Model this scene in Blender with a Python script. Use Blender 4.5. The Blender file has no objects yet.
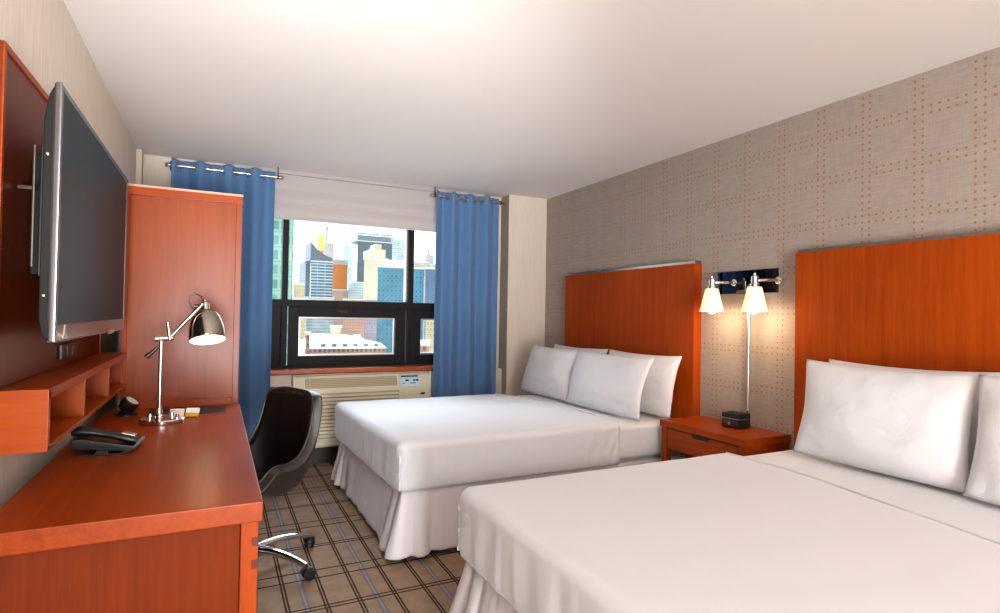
import bpy, bmesh, math, random
from mathutils import Vector, Matrix, noise
S = bpy.context.scene
COL = S.collection
R = math.radians
random.seed(7)
W = {}                       # world matrix of every parent (name -> Matrix)

# ------------------------------------------------------------------ materials
def lin(h):
    h = h.lstrip('#'); o = []
    for i in (0, 2, 4):
        c = int(h[i:i+2], 16) / 255
        o.append(c / 12.92 if c <= .04045 else ((c + .055) / 1.055) ** 2.4)
    return (*o, 1)

def new_mat(name):
    m = bpy.data.materials.new(name); m.use_nodes = True
    nt = m.node_tree
    return m, nt, nt.nodes['Principled BSDF']

def N(nt, t, **kw):
    n = nt.nodes.new(t)
    for k, v in kw.items():
        if k.startswith('_'): n.inputs[k[1:].replace('_', ' ')].default_value = v
        else: setattr(n, k, v)
    return n

def plain(name, h, rough=.5, metal=0., bump=0., bscale=200., emit=None, es=0., spec=.5, coat=0., sheen=0., var=.06, vscale=6.):
    m, nt, b = new_mat(name)
    b.inputs['Roughness'].default_value = rough
    b.inputs['Metallic'].default_value = metal
    b.inputs['Specular IOR Level'].default_value = spec
    b.inputs['Coat Weight'].default_value = coat
    b.inputs['Sheen Weight'].default_value = sheen
    c = lin(h)
    tc = N(nt, 'ShaderNodeTexCoord')
    nz = N(nt, 'ShaderNodeTexNoise', _Scale=vscale, _Detail=3.)
    nt.links.new(tc.outputs['Object'], nz.inputs['Vector'])
    mx = N(nt, 'ShaderNodeMix', data_type='RGBA')
    nt.links.new(nz.outputs['Fac'], mx.inputs[0])
    mx.inputs[6].default_value = tuple(min(1, v * (1 - var)) for v in c[:3]) + (1,)
    mx.inputs[7].default_value = tuple(min(1, v * (1 + var)) for v in c[:3]) + (1,)
    nt.links.new(mx.outputs[2], b.inputs['Base Color'])
    if bump:
        n2 = N(nt, 'ShaderNodeTexNoise', _Scale=bscale, _Detail=3.)
        nt.links.new(tc.outputs['Object'], n2.inputs['Vector'])
        bp = N(nt, 'ShaderNodeBump', _Strength=bump, _Distance=.002)
        nt.links.new(n2.outputs['Fac'], bp.inputs['Height'])
        nt.links.new(bp.outputs['Normal'], b.inputs['Normal'])
    if emit:
        b.inputs['Emission Color'].default_value = lin(emit)
        b.inputs['Emission Strength'].default_value = es
    return m

def wood(name, dark, light, axis='X', rough=.32, coat=.25, fine=1., spec=.25):
    m, nt, b = new_mat(name)
    tc = N(nt, 'ShaderNodeTexCoord')
    mp = N(nt, 'ShaderNodeMapping')
    sc = {'X': (1.2, 26, 26), 'Y': (26, 1.2, 26), 'Z': (26, 26, 1.2)}[axis]
    mp.inputs['Scale'].default_value = tuple(v * fine for v in sc)
    nt.links.new(tc.outputs['Object'], mp.inputs['Vector'])
    n1 = N(nt, 'ShaderNodeTexNoise', _Scale=1.6, _Detail=5., _Roughness=.6, _Distortion=.5)
    nt.links.new(mp.outputs[0], n1.inputs['Vector'])
    n3 = N(nt, 'ShaderNodeTexNoise', _Scale=9., _Detail=3., _Roughness=.6)
    nt.links.new(mp.outputs[0], n3.inputs['Vector'])
    n2 = N(nt, 'ShaderNodeTexNoise', _Scale=1.4, _Detail=2.)
    nt.links.new(tc.outputs['Object'], n2.inputs['Vector'])
    a = N(nt, 'ShaderNodeMath', operation='ADD'); nt.links.new(n1.outputs['Fac'], a.inputs[0]); nt.links.new(n2.outputs['Fac'], a.inputs[1])
    a2 = N(nt, 'ShaderNodeMath', operation='MULTIPLY_ADD'); nt.links.new(n3.outputs['Fac'], a2.inputs[0]); a2.inputs[1].default_value = .45; nt.links.new(a.outputs[0], a2.inputs[2])
    mr = N(nt, 'ShaderNodeMapRange'); mr.inputs[1].default_value = .8; mr.inputs[2].default_value = 1.65
    nt.links.new(a2.outputs[0], mr.inputs[0])
    mx = N(nt, 'ShaderNodeMix', data_type='RGBA')
    mx.inputs[6].default_value = lin(dark); mx.inputs[7].default_value = lin(light)
    nt.links.new(mr.outputs[0], mx.inputs[0]); nt.links.new(mx.outputs[2], b.inputs['Base Color'])
    b.inputs['Roughness'].default_value = rough
    b.inputs['Specular IOR Level'].default_value = spec
    b.inputs['Coat Weight'].default_value = coat * .5; b.inputs['Coat Roughness'].default_value = .18
    bp = N(nt, 'ShaderNodeBump', _Strength=.06, _Distance=.001)
    nt.links.new(n3.outputs['Fac'], bp.inputs['Height']); nt.links.new(bp.outputs['Normal'], b.inputs['Normal'])
    return m

def fabric(name, h, rough=.85, sheen=.3, wr=.25, ws=9., weave=.15, var=.03):
    """white linen: soft crease noise plus fine weave"""
    m, nt, b = new_mat(name)
    tc = N(nt, 'ShaderNodeTexCoord')
    n1 = N(nt, 'ShaderNodeTexNoise', _Scale=ws, _Detail=4., _Roughness=.55, _Distortion=.8)
    n2 = N(nt, 'ShaderNodeTexNoise', _Scale=600., _Detail=1.)
    for n in (n1, n2): nt.links.new(tc.outputs['Object'], n.inputs['Vector'])
    b1 = N(nt, 'ShaderNodeBump', _Strength=wr, _Distance=.01)
    b2 = N(nt, 'ShaderNodeBump', _Strength=weave, _Distance=.0008)
    nt.links.new(n1.outputs['Fac'], b1.inputs['Height']); nt.links.new(n2.outputs['Fac'], b2.inputs['Height'])
    nt.links.new(b1.outputs['Normal'], b2.inputs['Normal']); nt.links.new(b2.outputs['Normal'], b.inputs['Normal'])
    c = lin(h)
    mx = N(nt, 'ShaderNodeMix', data_type='RGBA'); nt.links.new(n1.outputs['Fac'], mx.inputs[0])
    mx.inputs[6].default_value = tuple(v * (1 - var) for v in c[:3]) + (1,); mx.inputs[7].default_value = c
    nt.links.new(mx.outputs[2], b.inputs['Base Color'])
    b.inputs['Roughness'].default_value = rough; b.inputs['Sheen Weight'].default_value = sheen
    b.inputs['Specular IOR Level'].default_value = .25
    return m

def math_chain(nt):
    def M_(op, a, b=None, c=None):
        n = N(nt, 'ShaderNodeMath', operation=op)
        for i, v in enumerate((a, b, c)):
            if v is None: continue
            if isinstance(v, (int, float)): n.inputs[i].default_value = v
            else: nt.links.new(v, n.inputs[i])
        return n.outputs[0]
    return M_

def line_mask(M_, x, period, centre, half):
    """1 inside a line of half-width `half` centred on `centre` modulo `period`"""
    t = M_('SUBTRACT', x, centre - period / 2)
    t = M_('MODULO', M_('ADD', t, period * 100), period)
    t = M_('ABSOLUTE', M_('SUBTRACT', t, period / 2))
    return M_('LESS_THAN', t, half)

def carpet_mat():
    m, nt, b = new_mat('carpet')
    M_ = math_chain(nt)
    tc = N(nt, 'ShaderNodeTexCoord'); sp = N(nt, 'ShaderNodeSeparateXYZ')
    wob = N(nt, 'ShaderNodeTexNoise', _Scale=160., _Detail=2.)
    nt.links.new(tc.outputs['Object'], wob.inputs['Vector'])
    nt.links.new(tc.outputs['Object'], sp.inputs[0])
    w = M_('MULTIPLY', M_('SUBTRACT', wob.outputs['Fac'], .5), .006)
    x = M_('ADD', sp.outputs[0], w); y = M_('ADD', sp.outputs[1], w)
    P, Q = .297, .68
    def OR(*a):
        r = a[0]
        for k in a[1:]: r = M_('MAXIMUM', r, k)
        return r
    black = OR(*[line_mask(M_, x, P, c + d, .0042) for c in (.298, .455) for d in (-.0065, .0065)],
               *[line_mask(M_, y, Q, 2.525 + d, .0055) for d in (-.013, .013)],
               *[line_mask(M_, y, Q, 2.858 + d, .006) for d in (-.044, .044)])
    blue = OR(*[line_mask(M_, x, P, .375 + d, .0036) for d in (-.009, .009)])
    pale = line_mask(M_, x, P, .375, .0055)
    n1 = N(nt, 'ShaderNodeTexNoise', _Scale=420., _Detail=2., _Roughness=.7)
    n2 = N(nt, 'ShaderNodeTexNoise', _Scale=14., _Detail=4.)
    for n in (n1, n2): nt.links.new(tc.outputs['Object'], n.inputs['Vector'])
    f = M_('ADD', M_('MULTIPLY', n1.outputs['Fac'], .75), M_('MULTIPLY', n2.outputs['Fac'], .35))
    mr = N(nt, 'ShaderNodeMapRange'); mr.inputs[1].default_value = .25; mr.inputs[2].default_value = .85; nt.links.new(f, mr.inputs[0])
    def mix(fac, a, c):
        n = N(nt, 'ShaderNodeMix', data_type='RGBA'); nt.links.new(fac, n.inputs[0])
        for i, v in ((6, a), (7, c)):
            if isinstance(v, str): n.inputs[i].default_value = lin(v)
            else: nt.links.new(v, n.inputs[i])
        return n.outputs[2]
    base = mix(mr.outputs[0], '#6a5547', '#b8997f')
    c = mix(M_('MULTIPLY', pale, .5), base, '#8d8d92')
    c = mix(M_('MULTIPLY', blue, .7), c, '#50698c')
    c = mix(M_('MULTIPLY', black, .88), c, '#1c0f0c')
    nt.links.new(c, b.inputs['Base Color'])
    b.inputs['Roughness'].default_value = .95; b.inputs['Specular IOR Level'].default_value = .1
    bp = N(nt, 'ShaderNodeBump', _Strength=.6, _Distance=.004)
    nt.links.new(n1.outputs['Fac'], bp.inputs['Height']); nt.links.new(bp.outputs['Normal'], b.inputs['Normal'])
    return m

def dots_wallpaper():
    m, nt, b = new_mat('dotted_wallpaper')
    M_ = math_chain(nt)
    tc = N(nt, 'ShaderNodeTexCoord'); sp = N(nt, 'ShaderNodeSeparateXYZ'); nt.links.new(tc.outputs['Object'], sp.inputs[0])
    PY, PZ = .2405, .2345
    dy, dz = PY / 7, PZ / 7
    def posmod(v, p): return M_('MODULO', M_('ADD', v, p * 100), p)
    y0 = M_('SUBTRACT', sp.outputs[1], 1.492 - dy)     # dot columns 0,1 sit dy/2 either side of 1.492
    z0 = M_('SUBTRACT', sp.outputs[2], 2.0235 - dz)
    ym = posmod(y0, PY); zm = posmod(z0, PZ)
    iy = M_('LESS_THAN', ym, 2 * dy); iz = M_('LESS_THAN', zm, 2 * dz)
    on = M_('MAXIMUM', iy, iz)
    fy = M_('SUBTRACT', M_('MODULO', ym, dy), dy / 2); fz = M_('SUBTRACT', M_('MODULO', zm, dz), dz / 2)
    r2 = M_('ADD', M_('POWER', fy, 2), M_('POWER', fz, 2))
    dot = M_('MULTIPLY', on, M_('LESS_THAN', r2, .0057 ** 2))
    mp = N(nt, 'ShaderNodeMapping'); mp.inputs['Scale'].default_value = (20, 14, 420); nt.links.new(tc.outputs['Object'], mp.inputs['Vector'])
    n1 = N(nt, 'ShaderNodeTexNoise', _Scale=1., _Detail=3.); nt.links.new(mp.outputs[0], n1.inputs['Vector'])
    mp2 = N(nt, 'ShaderNodeMapping'); mp2.inputs['Scale'].default_value = (20, 420, 16); nt.links.new(tc.outputs['Object'], mp2.inputs['Vector'])
    n2 = N(nt, 'ShaderNodeTexNoise', _Scale=1., _Detail=3.); nt.links.new(mp2.outputs[0], n2.inputs['Vector'])
    f = M_('MULTIPLY', M_('ADD', n1.outputs['Fac'], M_('MULTIPLY', n2.outputs['Fac'], .7)), .6)
    mr = N(nt, 'ShaderNodeMapRange'); mr.inputs[1].default_value = .3; mr.inputs[2].default_value = .72; nt.links.new(f, mr.inputs[0])
    mx = N(nt, 'ShaderNodeMix', data_type='RGBA'); nt.links.new(mr.outputs[0], mx.inputs[0])
    mx.inputs[6].default_value = lin('#8c7c72'); mx.inputs[7].default_value = lin('#ab9c92')
    m2 = N(nt, 'ShaderNodeMix', data_type='RGBA'); nt.links.new(M_('MULTIPLY', dot, .85), m2.inputs[0])
    nt.links.new(mx.outputs[2], m2.inputs[6]); m2.inputs[7].default_value = lin('#955c33')
    nt.links.new(m2.outputs[2], b.inputs['Base Color'])
    b.inputs['Roughness'].default_value = .6; b.inputs['Specular IOR Level'].default_value = .3
    return m

def streak_wallpaper(name, a, c, horiz=False):
    m, nt, b = new_mat(name)
    tc = N(nt, 'ShaderNodeTexCoord'); mp = N(nt, 'ShaderNodeMapping')
    mp.inputs['Scale'].default_value = (12, 12, 260) if horiz else (130, 130, 5)
    nt.links.new(tc.outputs['Object'], mp.inputs['Vector'])
    n1 = N(nt, 'ShaderNodeTexNoise', _Scale=1., _Detail=4., _Roughness=.65); nt.links.new(mp.outputs[0], n1.inputs['Vector'])
    mr = N(nt, 'ShaderNodeMapRange'); mr.inputs[1].default_value = .3; mr.inputs[2].default_value = .7; nt.links.new(n1.outputs['Fac'], mr.inputs[0])
    mx = N(nt, 'ShaderNodeMix', data_type='RGBA'); nt.links.new(mr.outputs[0], mx.inputs[0])
    mx.inputs[6].default_value = lin(a); mx.inputs[7].default_value = lin(c)
    nt.links.new(mx.outputs[2], b.inputs['Base Color'])
    b.inputs['Roughness'].default_value = .7; b.inputs['Specular IOR Level'].default_value = .3
    return m

def facade(name, wall, glass, floor_h, bay_w, win_h=.55, win_w=.6, rough=.5, var=.25, frame_off=(0, 0)):
    """windows as a grid of glass on a wall, in the facade's own metres"""
    m, nt, b = new_mat(name)
    M_ = math_chain(nt)
    tc = N(nt, 'ShaderNodeTexCoord'); sp = N(nt, 'ShaderNodeSeparateXYZ'); nt.links.new(tc.outputs['Object'], sp.inputs[0])
    geo = N(nt, 'ShaderNodeNewGeometry'); sn = N(nt, 'ShaderNodeSeparateXYZ'); nt.links.new(geo.outputs['Normal'], sn.inputs[0])
    side = M_('GREATER_THAN', M_('ABSOLUTE', sn.outputs[0]), .7)
    up = M_('GREATER_THAN', M_('ABSOLUTE', sn.outputs[2]), .5)
    h = M_('ADD', M_('MULTIPLY', sp.outputs[1], side), M_('MULTIPLY', sp.outputs[0], M_('SUBTRACT', 1., side)))
    u = M_('DIVIDE', M_('ADD', h, 500. + frame_off[0]), bay_w); v = M_('DIVIDE', M_('ADD', sp.outputs[2], 500. + frame_off[1]), floor_h)
    fu = M_('FRACT', u); fv = M_('FRACT', v)
    iu = M_('LESS_THAN', M_('ABSOLUTE', M_('SUBTRACT', fu, .5)), win_w / 2)
    iv = M_('LESS_THAN', M_('ABSOLUTE', M_('SUBTRACT', fv, .5)), win_h / 2)
    win = M_('MULTIPLY', M_('MULTIPLY', iu, iv), M_('SUBTRACT', 1., up))
    cx = N(nt, 'ShaderNodeCombineXYZ'); nt.links.new(M_('FLOOR', u), cx.inputs[0]); nt.links.new(M_('FLOOR', v), cx.inputs[1]); nt.links.new(side, cx.inputs[2])
    wn = N(nt, 'ShaderNodeTexWhiteNoise', noise_dimensions='3D'); nt.links.new(cx.outputs[0], wn.inputs['Vector'])
    g = tuple(v * .6 for v in lin(glass)[:3])
    mg = N(nt, 'ShaderNodeMix', data_type='RGBA'); nt.links.new(wn.outputs['Value'], mg.inputs[0])
    mg.inputs[6].default_value = tuple(max(0, v * (1 - var)) for v in g[:3]) + (1,)
    mg.inputs[7].default_value = tuple(min(1, v * (1 + var) + .05 * var) for v in g[:3]) + (1,)
    mx = N(nt, 'ShaderNodeMix', data_type='RGBA'); nt.links.new(win, mx.inputs[0])
    mx.inputs[6].default_value = tuple(v * .55 for v in lin(wall)[:3]) + (1,); nt.links.new(mg.outputs[2], mx.inputs[7])
    gr_ = N(nt, 'ShaderNodeTexNoise', _Scale=.06, _Detail=6., _Roughness=.7); nt.links.new(tc.outputs['Object'], gr_.inputs['Vector'])
    gm = N(nt, 'ShaderNodeMapRange'); gm.inputs[1].default_value = .3; gm.inputs[2].default_value = .7; gm.inputs[3].default_value = .66; gm.inputs[4].default_value = 1.12; nt.links.new(gr_.outputs['Fac'], gm.inputs[0])
    slab = M_('MULTIPLY', M_('LESS_THAN', fv, .1), M_('SUBTRACT', 1., up))
    k_ = M_('MULTIPLY', gm.outputs[0], M_('SUBTRACT', 1., M_('MULTIPLY', slab, .25)))
    mm = N(nt, 'ShaderNodeMix', data_type='RGBA', blend_type='MULTIPLY'); mm.inputs[0].default_value = 1.
    nt.links.new(mx.outputs[2], mm.inputs[6]); nt.links.new(k_, mm.inputs[7])
    nt.links.new(mm.outputs[2], b.inputs['Base Color'])
    b.inputs['Roughness'].default_value = rough
    return m

def glass_mat():
    m = bpy.data.materials.new('window_glass'); m.use_nodes = True
    nt = m.node_tree; nt.nodes.clear()
    out = N(nt, 'ShaderNodeOutputMaterial'); mix = N(nt, 'ShaderNodeMixShader')
    tr = N(nt, 'ShaderNodeBsdfTransparent'); gl = N(nt, 'ShaderNodeBsdfGlossy', _Roughness=.02)
    tr.inputs[0].default_value = (.97, .99, .985, 1)
    fr = N(nt, 'ShaderNodeFresnel', _IOR=1.35)
    nt.links.new(fr.outputs[0], mix.inputs[0]); nt.links.new(tr.outputs[0], mix.inputs[1]); nt.links.new(gl.outputs[0], mix.inputs[2])
    nt.links.new(mix.outputs[0], out.inputs[0])
    return m

M = dict(
    ceiling=plain('ceiling_paint', '#e9dfd9', .9, bump=.05, bscale=90, var=.012),
    carpet=carpet_mat(),
    dots=dots_wallpaper(),
    wall_left=streak_wallpaper('beige_wallpaper', '#dacab7', '#efe3d4'),
    wall_plain=streak_wallpaper('pale_wallpaper', '#c9b7a8', '#d6c6b8'),
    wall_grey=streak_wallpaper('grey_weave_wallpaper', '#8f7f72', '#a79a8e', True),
    knee=plain('knee_wall_paint', '#d2bfb0', .8, var=.02),
    black=plain('black_base', '#0b090a', .5),
    cherryX=wood('cherry_grain_x', '#842c02', '#a8460c', 'X', coat=.1, spec=.15),
    cherryY=wood('cherry_grain_y', '#782700', '#a44003', 'Y', rough=.36, coat=.06, spec=.18),
    cherryZ=wood('cherry_grain_z', '#772a05', '#9c440e', 'Z', coat=.1, spec=.15),
    headboard=wood('headboard_veneer', '#822c02', '#ac4607', 'Z', rough=.5, coat=0., spec=.1),
    apron=wood('apron_veneer', '#5a1b00', '#7a2b02', 'Z', rough=.6, coat=0., spec=.12),
    edge=wood('headboard_edge', '#862a02', '#a84306', 'Z', rough=.45, coat=.0, spec=.15),
    panel=wood('panel_veneer', '#531a03', '#722b08', 'Z', rough=.4, coat=.08, spec=.2),
    darkpeg=wood('dark_peg', '#5a1c08', '#6e270e', 'X'),
    lip=wood('lip_highlight', '#c08a6b', '#d8a989', 'X', rough=.3),
    sill=wood('sill_wood', '#8e3a17', '#b5552a', 'X'),
    linen=fabric('white_linen', '#d8d5d8'),
    coverlet=fabric('white_coverlet', '#d7d4d8', wr=.12, ws=5.),
    pillow=fabric('pillow_cotton', '#d3cfd1', wr=.6, ws=11.),
    skirt=fabric('skirt_satin', '#d8d0d4', rough=.55, sheen=.15, wr=.15, ws=14.),
    curtain=fabric('blue_curtain_cloth', '#50719a', rough=.8, sheen=.15, wr=.08, ws=20., var=.12),
    chrome=plain('chrome', '#d9d6d4', .1, 1., var=.01),
    trim_metal=plain('trim_metal', '#a39c96', .25, 1.),
    nickel=plain('brushed_nickel', '#b9b0a6', .3, 1., var=.03),
    polished=plain('polished_nickel', '#a89c90', .14, 1., var=.01),
    mirror=plain('mirror_chrome', '#55545a', .02, 1., var=0),
    bronze=plain('bronze_rod', '#4a3c33', .35, .8),
    frame=plain('bronze_window_frame', '#150e0f', .55, 0., var=.1, spec=.15),
    alu=plain('mill_aluminium', '#a9a5a2', .3, .9),
    leather=plain('black_leather', '#0d0a0a', .48, bump=.12, bscale=260, var=.1, spec=.3),
    leather_out=plain('brown_black_leather', '#2a211f', .42, bump=.12, bscale=260, var=.1),
    plastic=plain('black_plastic', '#0d0d0e', .35),
    plastic_grey=plain('grey_plastic', '#3a393b', .4),
    screen=plain('tv_screen', '#2b373c', .5, spec=.12, var=0),
    bezel=plain('tv_bezel', '#1a0d0c', .3, spec=.6, coat=.6),
    tvback=plain('tv_back', '#0e0a0a', .6, spec=.2),
    tvedge=plain('tv_edge_metal', '#8c8c92', .16, 1., var=0),
    ptac=plain('cream_plastic', '#cfc2a6', .5, var=.02),
    ptac_white=plain('pale_plastic', '#d6d0c4', .45, var=.02),
    grille=plain('tan_grille', '#a39070', .6),
    label_blue=plain('pale_blue_label', '#bcd3e0', .4),
    label_dark=plain('dark_print', '#1d2a36', .4),
    shade=plain('opal_glass', '#f3e3c8', .4, emit='#ffc984', es=.6, var=0),
    bulb=plain('lit_bulb', '#ffffff', .4, emit='#ffe6c0', es=1.8, var=0),
    lampwhite=plain('lamp_lining', '#fff6ea', .6, emit='#ffe2b5', es=1.0, var=0),
    paper=plain('white_paper', '#efe6dc', .7),
    paper_pink=plain('pinkish_paper', '#e6cfc4', .7),
    paper_yel=plain('yellow_paper', '#c8a23a', .7),
    dial=plain('pale_dial', '#d9d6c4', .4),
    red=plain('red_mark', '#b64a4a', .5),
    blindcloth=None, glass=glass_mat(),
)
def blind_mat():
    m = bpy.data.materials.new('white_shade_cloth'); m.use_nodes = True
    nt = m.node_tree; b = nt.nodes['Principled BSDF']; out = nt.nodes['Material Output']
    b.inputs['Base Color'].default_value = lin('#d9cfcd'); b.inputs['Roughness'].default_value = .9
    tl = N(nt, 'ShaderNodeBsdfTranslucent'); tl.inputs[0].default_value = lin('#d9cfcd')
    mix = N(nt, 'ShaderNodeMixShader'); mix.inputs[0].default_value = .5
    tc = N(nt, 'ShaderNodeTexCoord'); nz = N(nt, 'ShaderNodeTexNoise', _Scale=300., _Detail=2.); nt.links.new(tc.outputs['Object'], nz.inputs['Vector'])
    bp = N(nt, 'ShaderNodeBump', _Strength=.1, _Distance=.001); nt.links.new(nz.outputs['Fac'], bp.inputs['Height']); nt.links.new(bp.outputs['Normal'], b.inputs['Normal'])
    nt.links.new(b.outputs[0], mix.inputs[1]); nt.links.new(tl.outputs[0], mix.inputs[2]); nt.links.new(mix.outputs[0], out.inputs[0])
    return m
M['blindcloth'] = blind_mat()

# ------------------------------------------------------------------ geometry helpers
def merge(bm, t, mtx=None):
    if mtx is not None: bmesh.ops.transform(t, matrix=mtx, verts=t.verts)
    me = bpy.data.meshes.new('tmp'); t.to_mesh(me); bm.from_mesh(me); bpy.data.meshes.remove(me); t.free()
    return bm

def box(bm, x0, x1, y0, y1, z0, z1, bev=.003, seg=2, mtx=None):
    t = bmesh.new(); bmesh.ops.create_cube(t, size=1)
    for v in t.verts: v.co = Vector(((x0 + x1) / 2 + v.co.x * (x1 - x0), (y0 + y1) / 2 + v.co.y * (y1 - y0), (z0 + z1) / 2 + v.co.z * (z1 - z0)))
    if bev: bmesh.ops.bevel(t, geom=list(t.edges), offset=min(bev, .45 * min(x1 - x0, y1 - y0, z1 - z0)), segments=seg, profile=.5, affect='EDGES')
    return merge(bm, t, mtx)

def axis_mtx(p, d):
    return Matrix.Translation(Vector(p)) @ Vector(d).to_track_quat('Z', 'Y').to_matrix().to_4x4()

def lathe(bm, prof, p=(0, 0, 0), d=(0, 0, 1), seg=32, close=True):
    t = bmesh.new(); rings = []
    for r, z in prof:
        rings.append([t.verts.new((max(r, 1e-5) * math.cos(2 * math.pi * k / seg), max(r, 1e-5) * math.sin(2 * math.pi * k / seg), z)) for k in range(seg)])
    for a, b in zip(rings, rings[1:]):
        for k in range(seg): t.faces.new((a[k], a[(k+1) % seg], b[(k+1) % seg], b[k]))
    if close:
        t.faces.new(rings[0][::-1]); t.faces.new(rings[-1])
    bmesh.ops.remove_doubles(t, verts=t.verts, dist=1e-5)
    bmesh.ops.recalc_face_normals(t, faces=t.faces)
    return merge(bm, t, axis_mtx(p, d))

def tube(bm, pts, r, seg=12, cap=True):
    pts = [Vector(p) for p in pts]; n = len(pts)
    rs = r if isinstance(r, (list, tuple)) else [r] * n
    t = bmesh.new(); rings = []; prev = None
    for i, p in enumerate(pts):
        d = (pts[min(i+1, n-1)] - pts[max(i-1, 0)]).normalized()
        if prev is None:
            a = d.orthogonal().normalized()
        else:
            a = (prev - d * prev.dot(d)).normalized()
        prev = a; b = d.cross(a)
        rings.append([t.verts.new(p + (a * math.cos(2*math.pi*k/seg) + b * math.sin(2*math.pi*k/seg)) * rs[i]) for k in range(seg)])
    for A, B in zip(rings, rings[1:]):
        for k in range(seg): t.faces.new((A[k], A[(k+1) % seg], B[(k+1) % seg], B[k]))
    if cap: t.faces.new(rings[0][::-1]); t.faces.new(rings[-1])
    bmesh.ops.recalc_face_normals(t, faces=t.faces)
    return merge(bm, t)

def grid(bm, f, nu, nv, wrap_u=False, flip=False):
    V = [[bm.verts.new(f(i / nu, j / nv)) for j in range(nv + 1)] for i in range(nu + (0 if wrap_u else 1))]
    for i in range(nu):
        for j in range(nv):
            a, b = V[i], V[(i + 1) % len(V)]
            q = (a[j], b[j], b[j+1], a[j+1])
            bm.faces.new(q[::-1] if flip else q)
    return V

def prism(bm, poly, axis, a, b, bev=0):
    """extrude a 2-D polygon along axis; poly in the other two axes (in x,y,z order)"""
    t = bmesh.new()
    def mk(u, v, w): return {'x': (w, u, v), 'y': (u, w, v), 'z': (u, v, w)}[axis]
    A = [t.verts.new(mk(u, v, a)) for u, v in poly]; B = [t.verts.new(mk(u, v, b)) for u, v in poly]
    t.faces.new(A); t.faces.new(B[::-1])
    for k in range(len(poly)):
        t.faces.new((A[k], B[k], B[(k+1) % len(poly)], A[(k+1) % len(poly)]))
    bmesh.ops.recalc_face_normals(t, faces=t.faces)
    if bev: bmesh.ops.bevel(t, geom=list(t.edges), offset=bev, segments=2, profile=.5, affect='EDGES')
    return merge(bm, t)

def spaced(a, b, r, n):
    """coordinates dense inside distance r of both ends"""
    k = 6
    return [a + r * i / k for i in range(k)] + [a + r + (b - a - 2 * r) * i / n for i in range(n)] + [b - r + r * i / k for i in range(k + 1)]

def soft_box(x0, x1, y0, y1, z0, z1, r, step=.03, disp=None, keep=None, rb=None):
    bm = bmesh.new()
    X = spaced(x0, x1, r, max(2, int((x1-x0)/step))); Y = spaced(y0, y1, r, max(2, int((y1-y0)/step))); Z = spaced(z0, z1, r, max(2, int((z1-z0)/step)))
    cache = {}
    def V(x, y, z):
        k = (round(x, 5), round(y, 5), round(z, 5))
        if k not in cache:
            p = Vector((x, y, z)); c = Vector((min(max(x, x0+r), x1-r), min(max(y, y0+r), y1-r), min(max(z, z0+r), z1-r)))
            d = p - c
            if d.length > 1e-7: p = c + d.normalized() * r
            if disp: p = p + disp(p, d.normalized() if d.length > 1e-7 else Vector((0, 0, 0)))
            cache[k] = bm.verts.new(p)
        return cache[k]
    def face(*c):
        if keep is None or keep(sum((Vector(q) for q in c), Vector()) / 4): bm.faces.new([V(*q) for q in c])
    for a, b in zip(X, X[1:]):
        for c, d in zip(Y, Y[1:]):
            face((a, c, z1), (b, c, z1), (b, d, z1), (a, d, z1)); face((a, c, z0), (a, d, z0), (b, d, z0), (b, c, z0))
        for c, d in zip(Z, Z[1:]):
            face((a, y0, c), (b, y0, c), (b, y0, d), (a, y0, d)); face((a, y1, c), (a, y1, d), (b, y1, d), (b, y1, c))
    for a, b in zip(Y, Y[1:]):
        for c, d in zip(Z, Z[1:]):
            face((x0, a, c), (x0, a, d), (x0, b, d), (x0, b, c)); face((x1, a, c), (x1, b, c), (x1, b, d), (x1, a, d))
    bm.verts.ensure_lookup_table()
    for v in [v for v in bm.verts if not v.link_faces]: bm.verts.remove(v)
    return bm

# ------------------------------------------------------------------ object helpers
def obj(name, bm, mat, parent=None, local=False, smooth=35, solid=0., offs=-1, sub=0):
    if parent is not None and not local:
        bmesh.ops.transform(bm, matrix=W[parent].inverted(), verts=bm.verts)
    me = bpy.data.meshes.new(name); bm.to_mesh(me); bm.free()
    me.materials.append(mat)
    me.polygons.foreach_set('use_smooth', [True] * len(me.polygons))
    if smooth < 180: me.set_sharp_from_angle(angle=R(smooth))
    o = bpy.data.objects.new(name, me); COL.objects.link(o)
    o.parent = parent
    W[o] = W[parent].copy() if parent is not None else Matrix.Identity(4)
    if solid:
        md = o.modifiers.new('thickness', 'SOLIDIFY'); md.thickness = solid; md.offset = offs
    if smooth == 35 and not solid:
        md = o.modifiers.new('weighted_normals', 'WEIGHTED_NORMAL'); md.keep_sharp = True; md.weight = 90
    if sub:
        md = o.modifiers.new('smooth', 'SUBSURF'); md.levels = sub; md.render_levels = sub
    return o

def thing(name, label, cat, loc=(0, 0, 0), rz=0., group=None):
    o = bpy.data.objects.new(name, None); COL.objects.link(o)
    o.location = loc; o.rotation_euler = (0, 0, rz); o.empty_display_size = .1
    W[o] = Matrix.Translation(Vector(loc)) @ Matrix.Rotation(rz, 4, 'Z')
    return tag(o, label, cat, group)

def tag(o, label, cat, group=None):
    o['label'] = label; o['category'] = cat
    if group: o['group'] = group
    return o

def struct(name, bm, mat, parent=None, **kw):
    o = obj(name, bm, mat, parent, **kw)
    if parent is None: o['kind'] = 'structure'
    return o

def B(*a, **k): return box(bmesh.new(), *a, **k)

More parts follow.
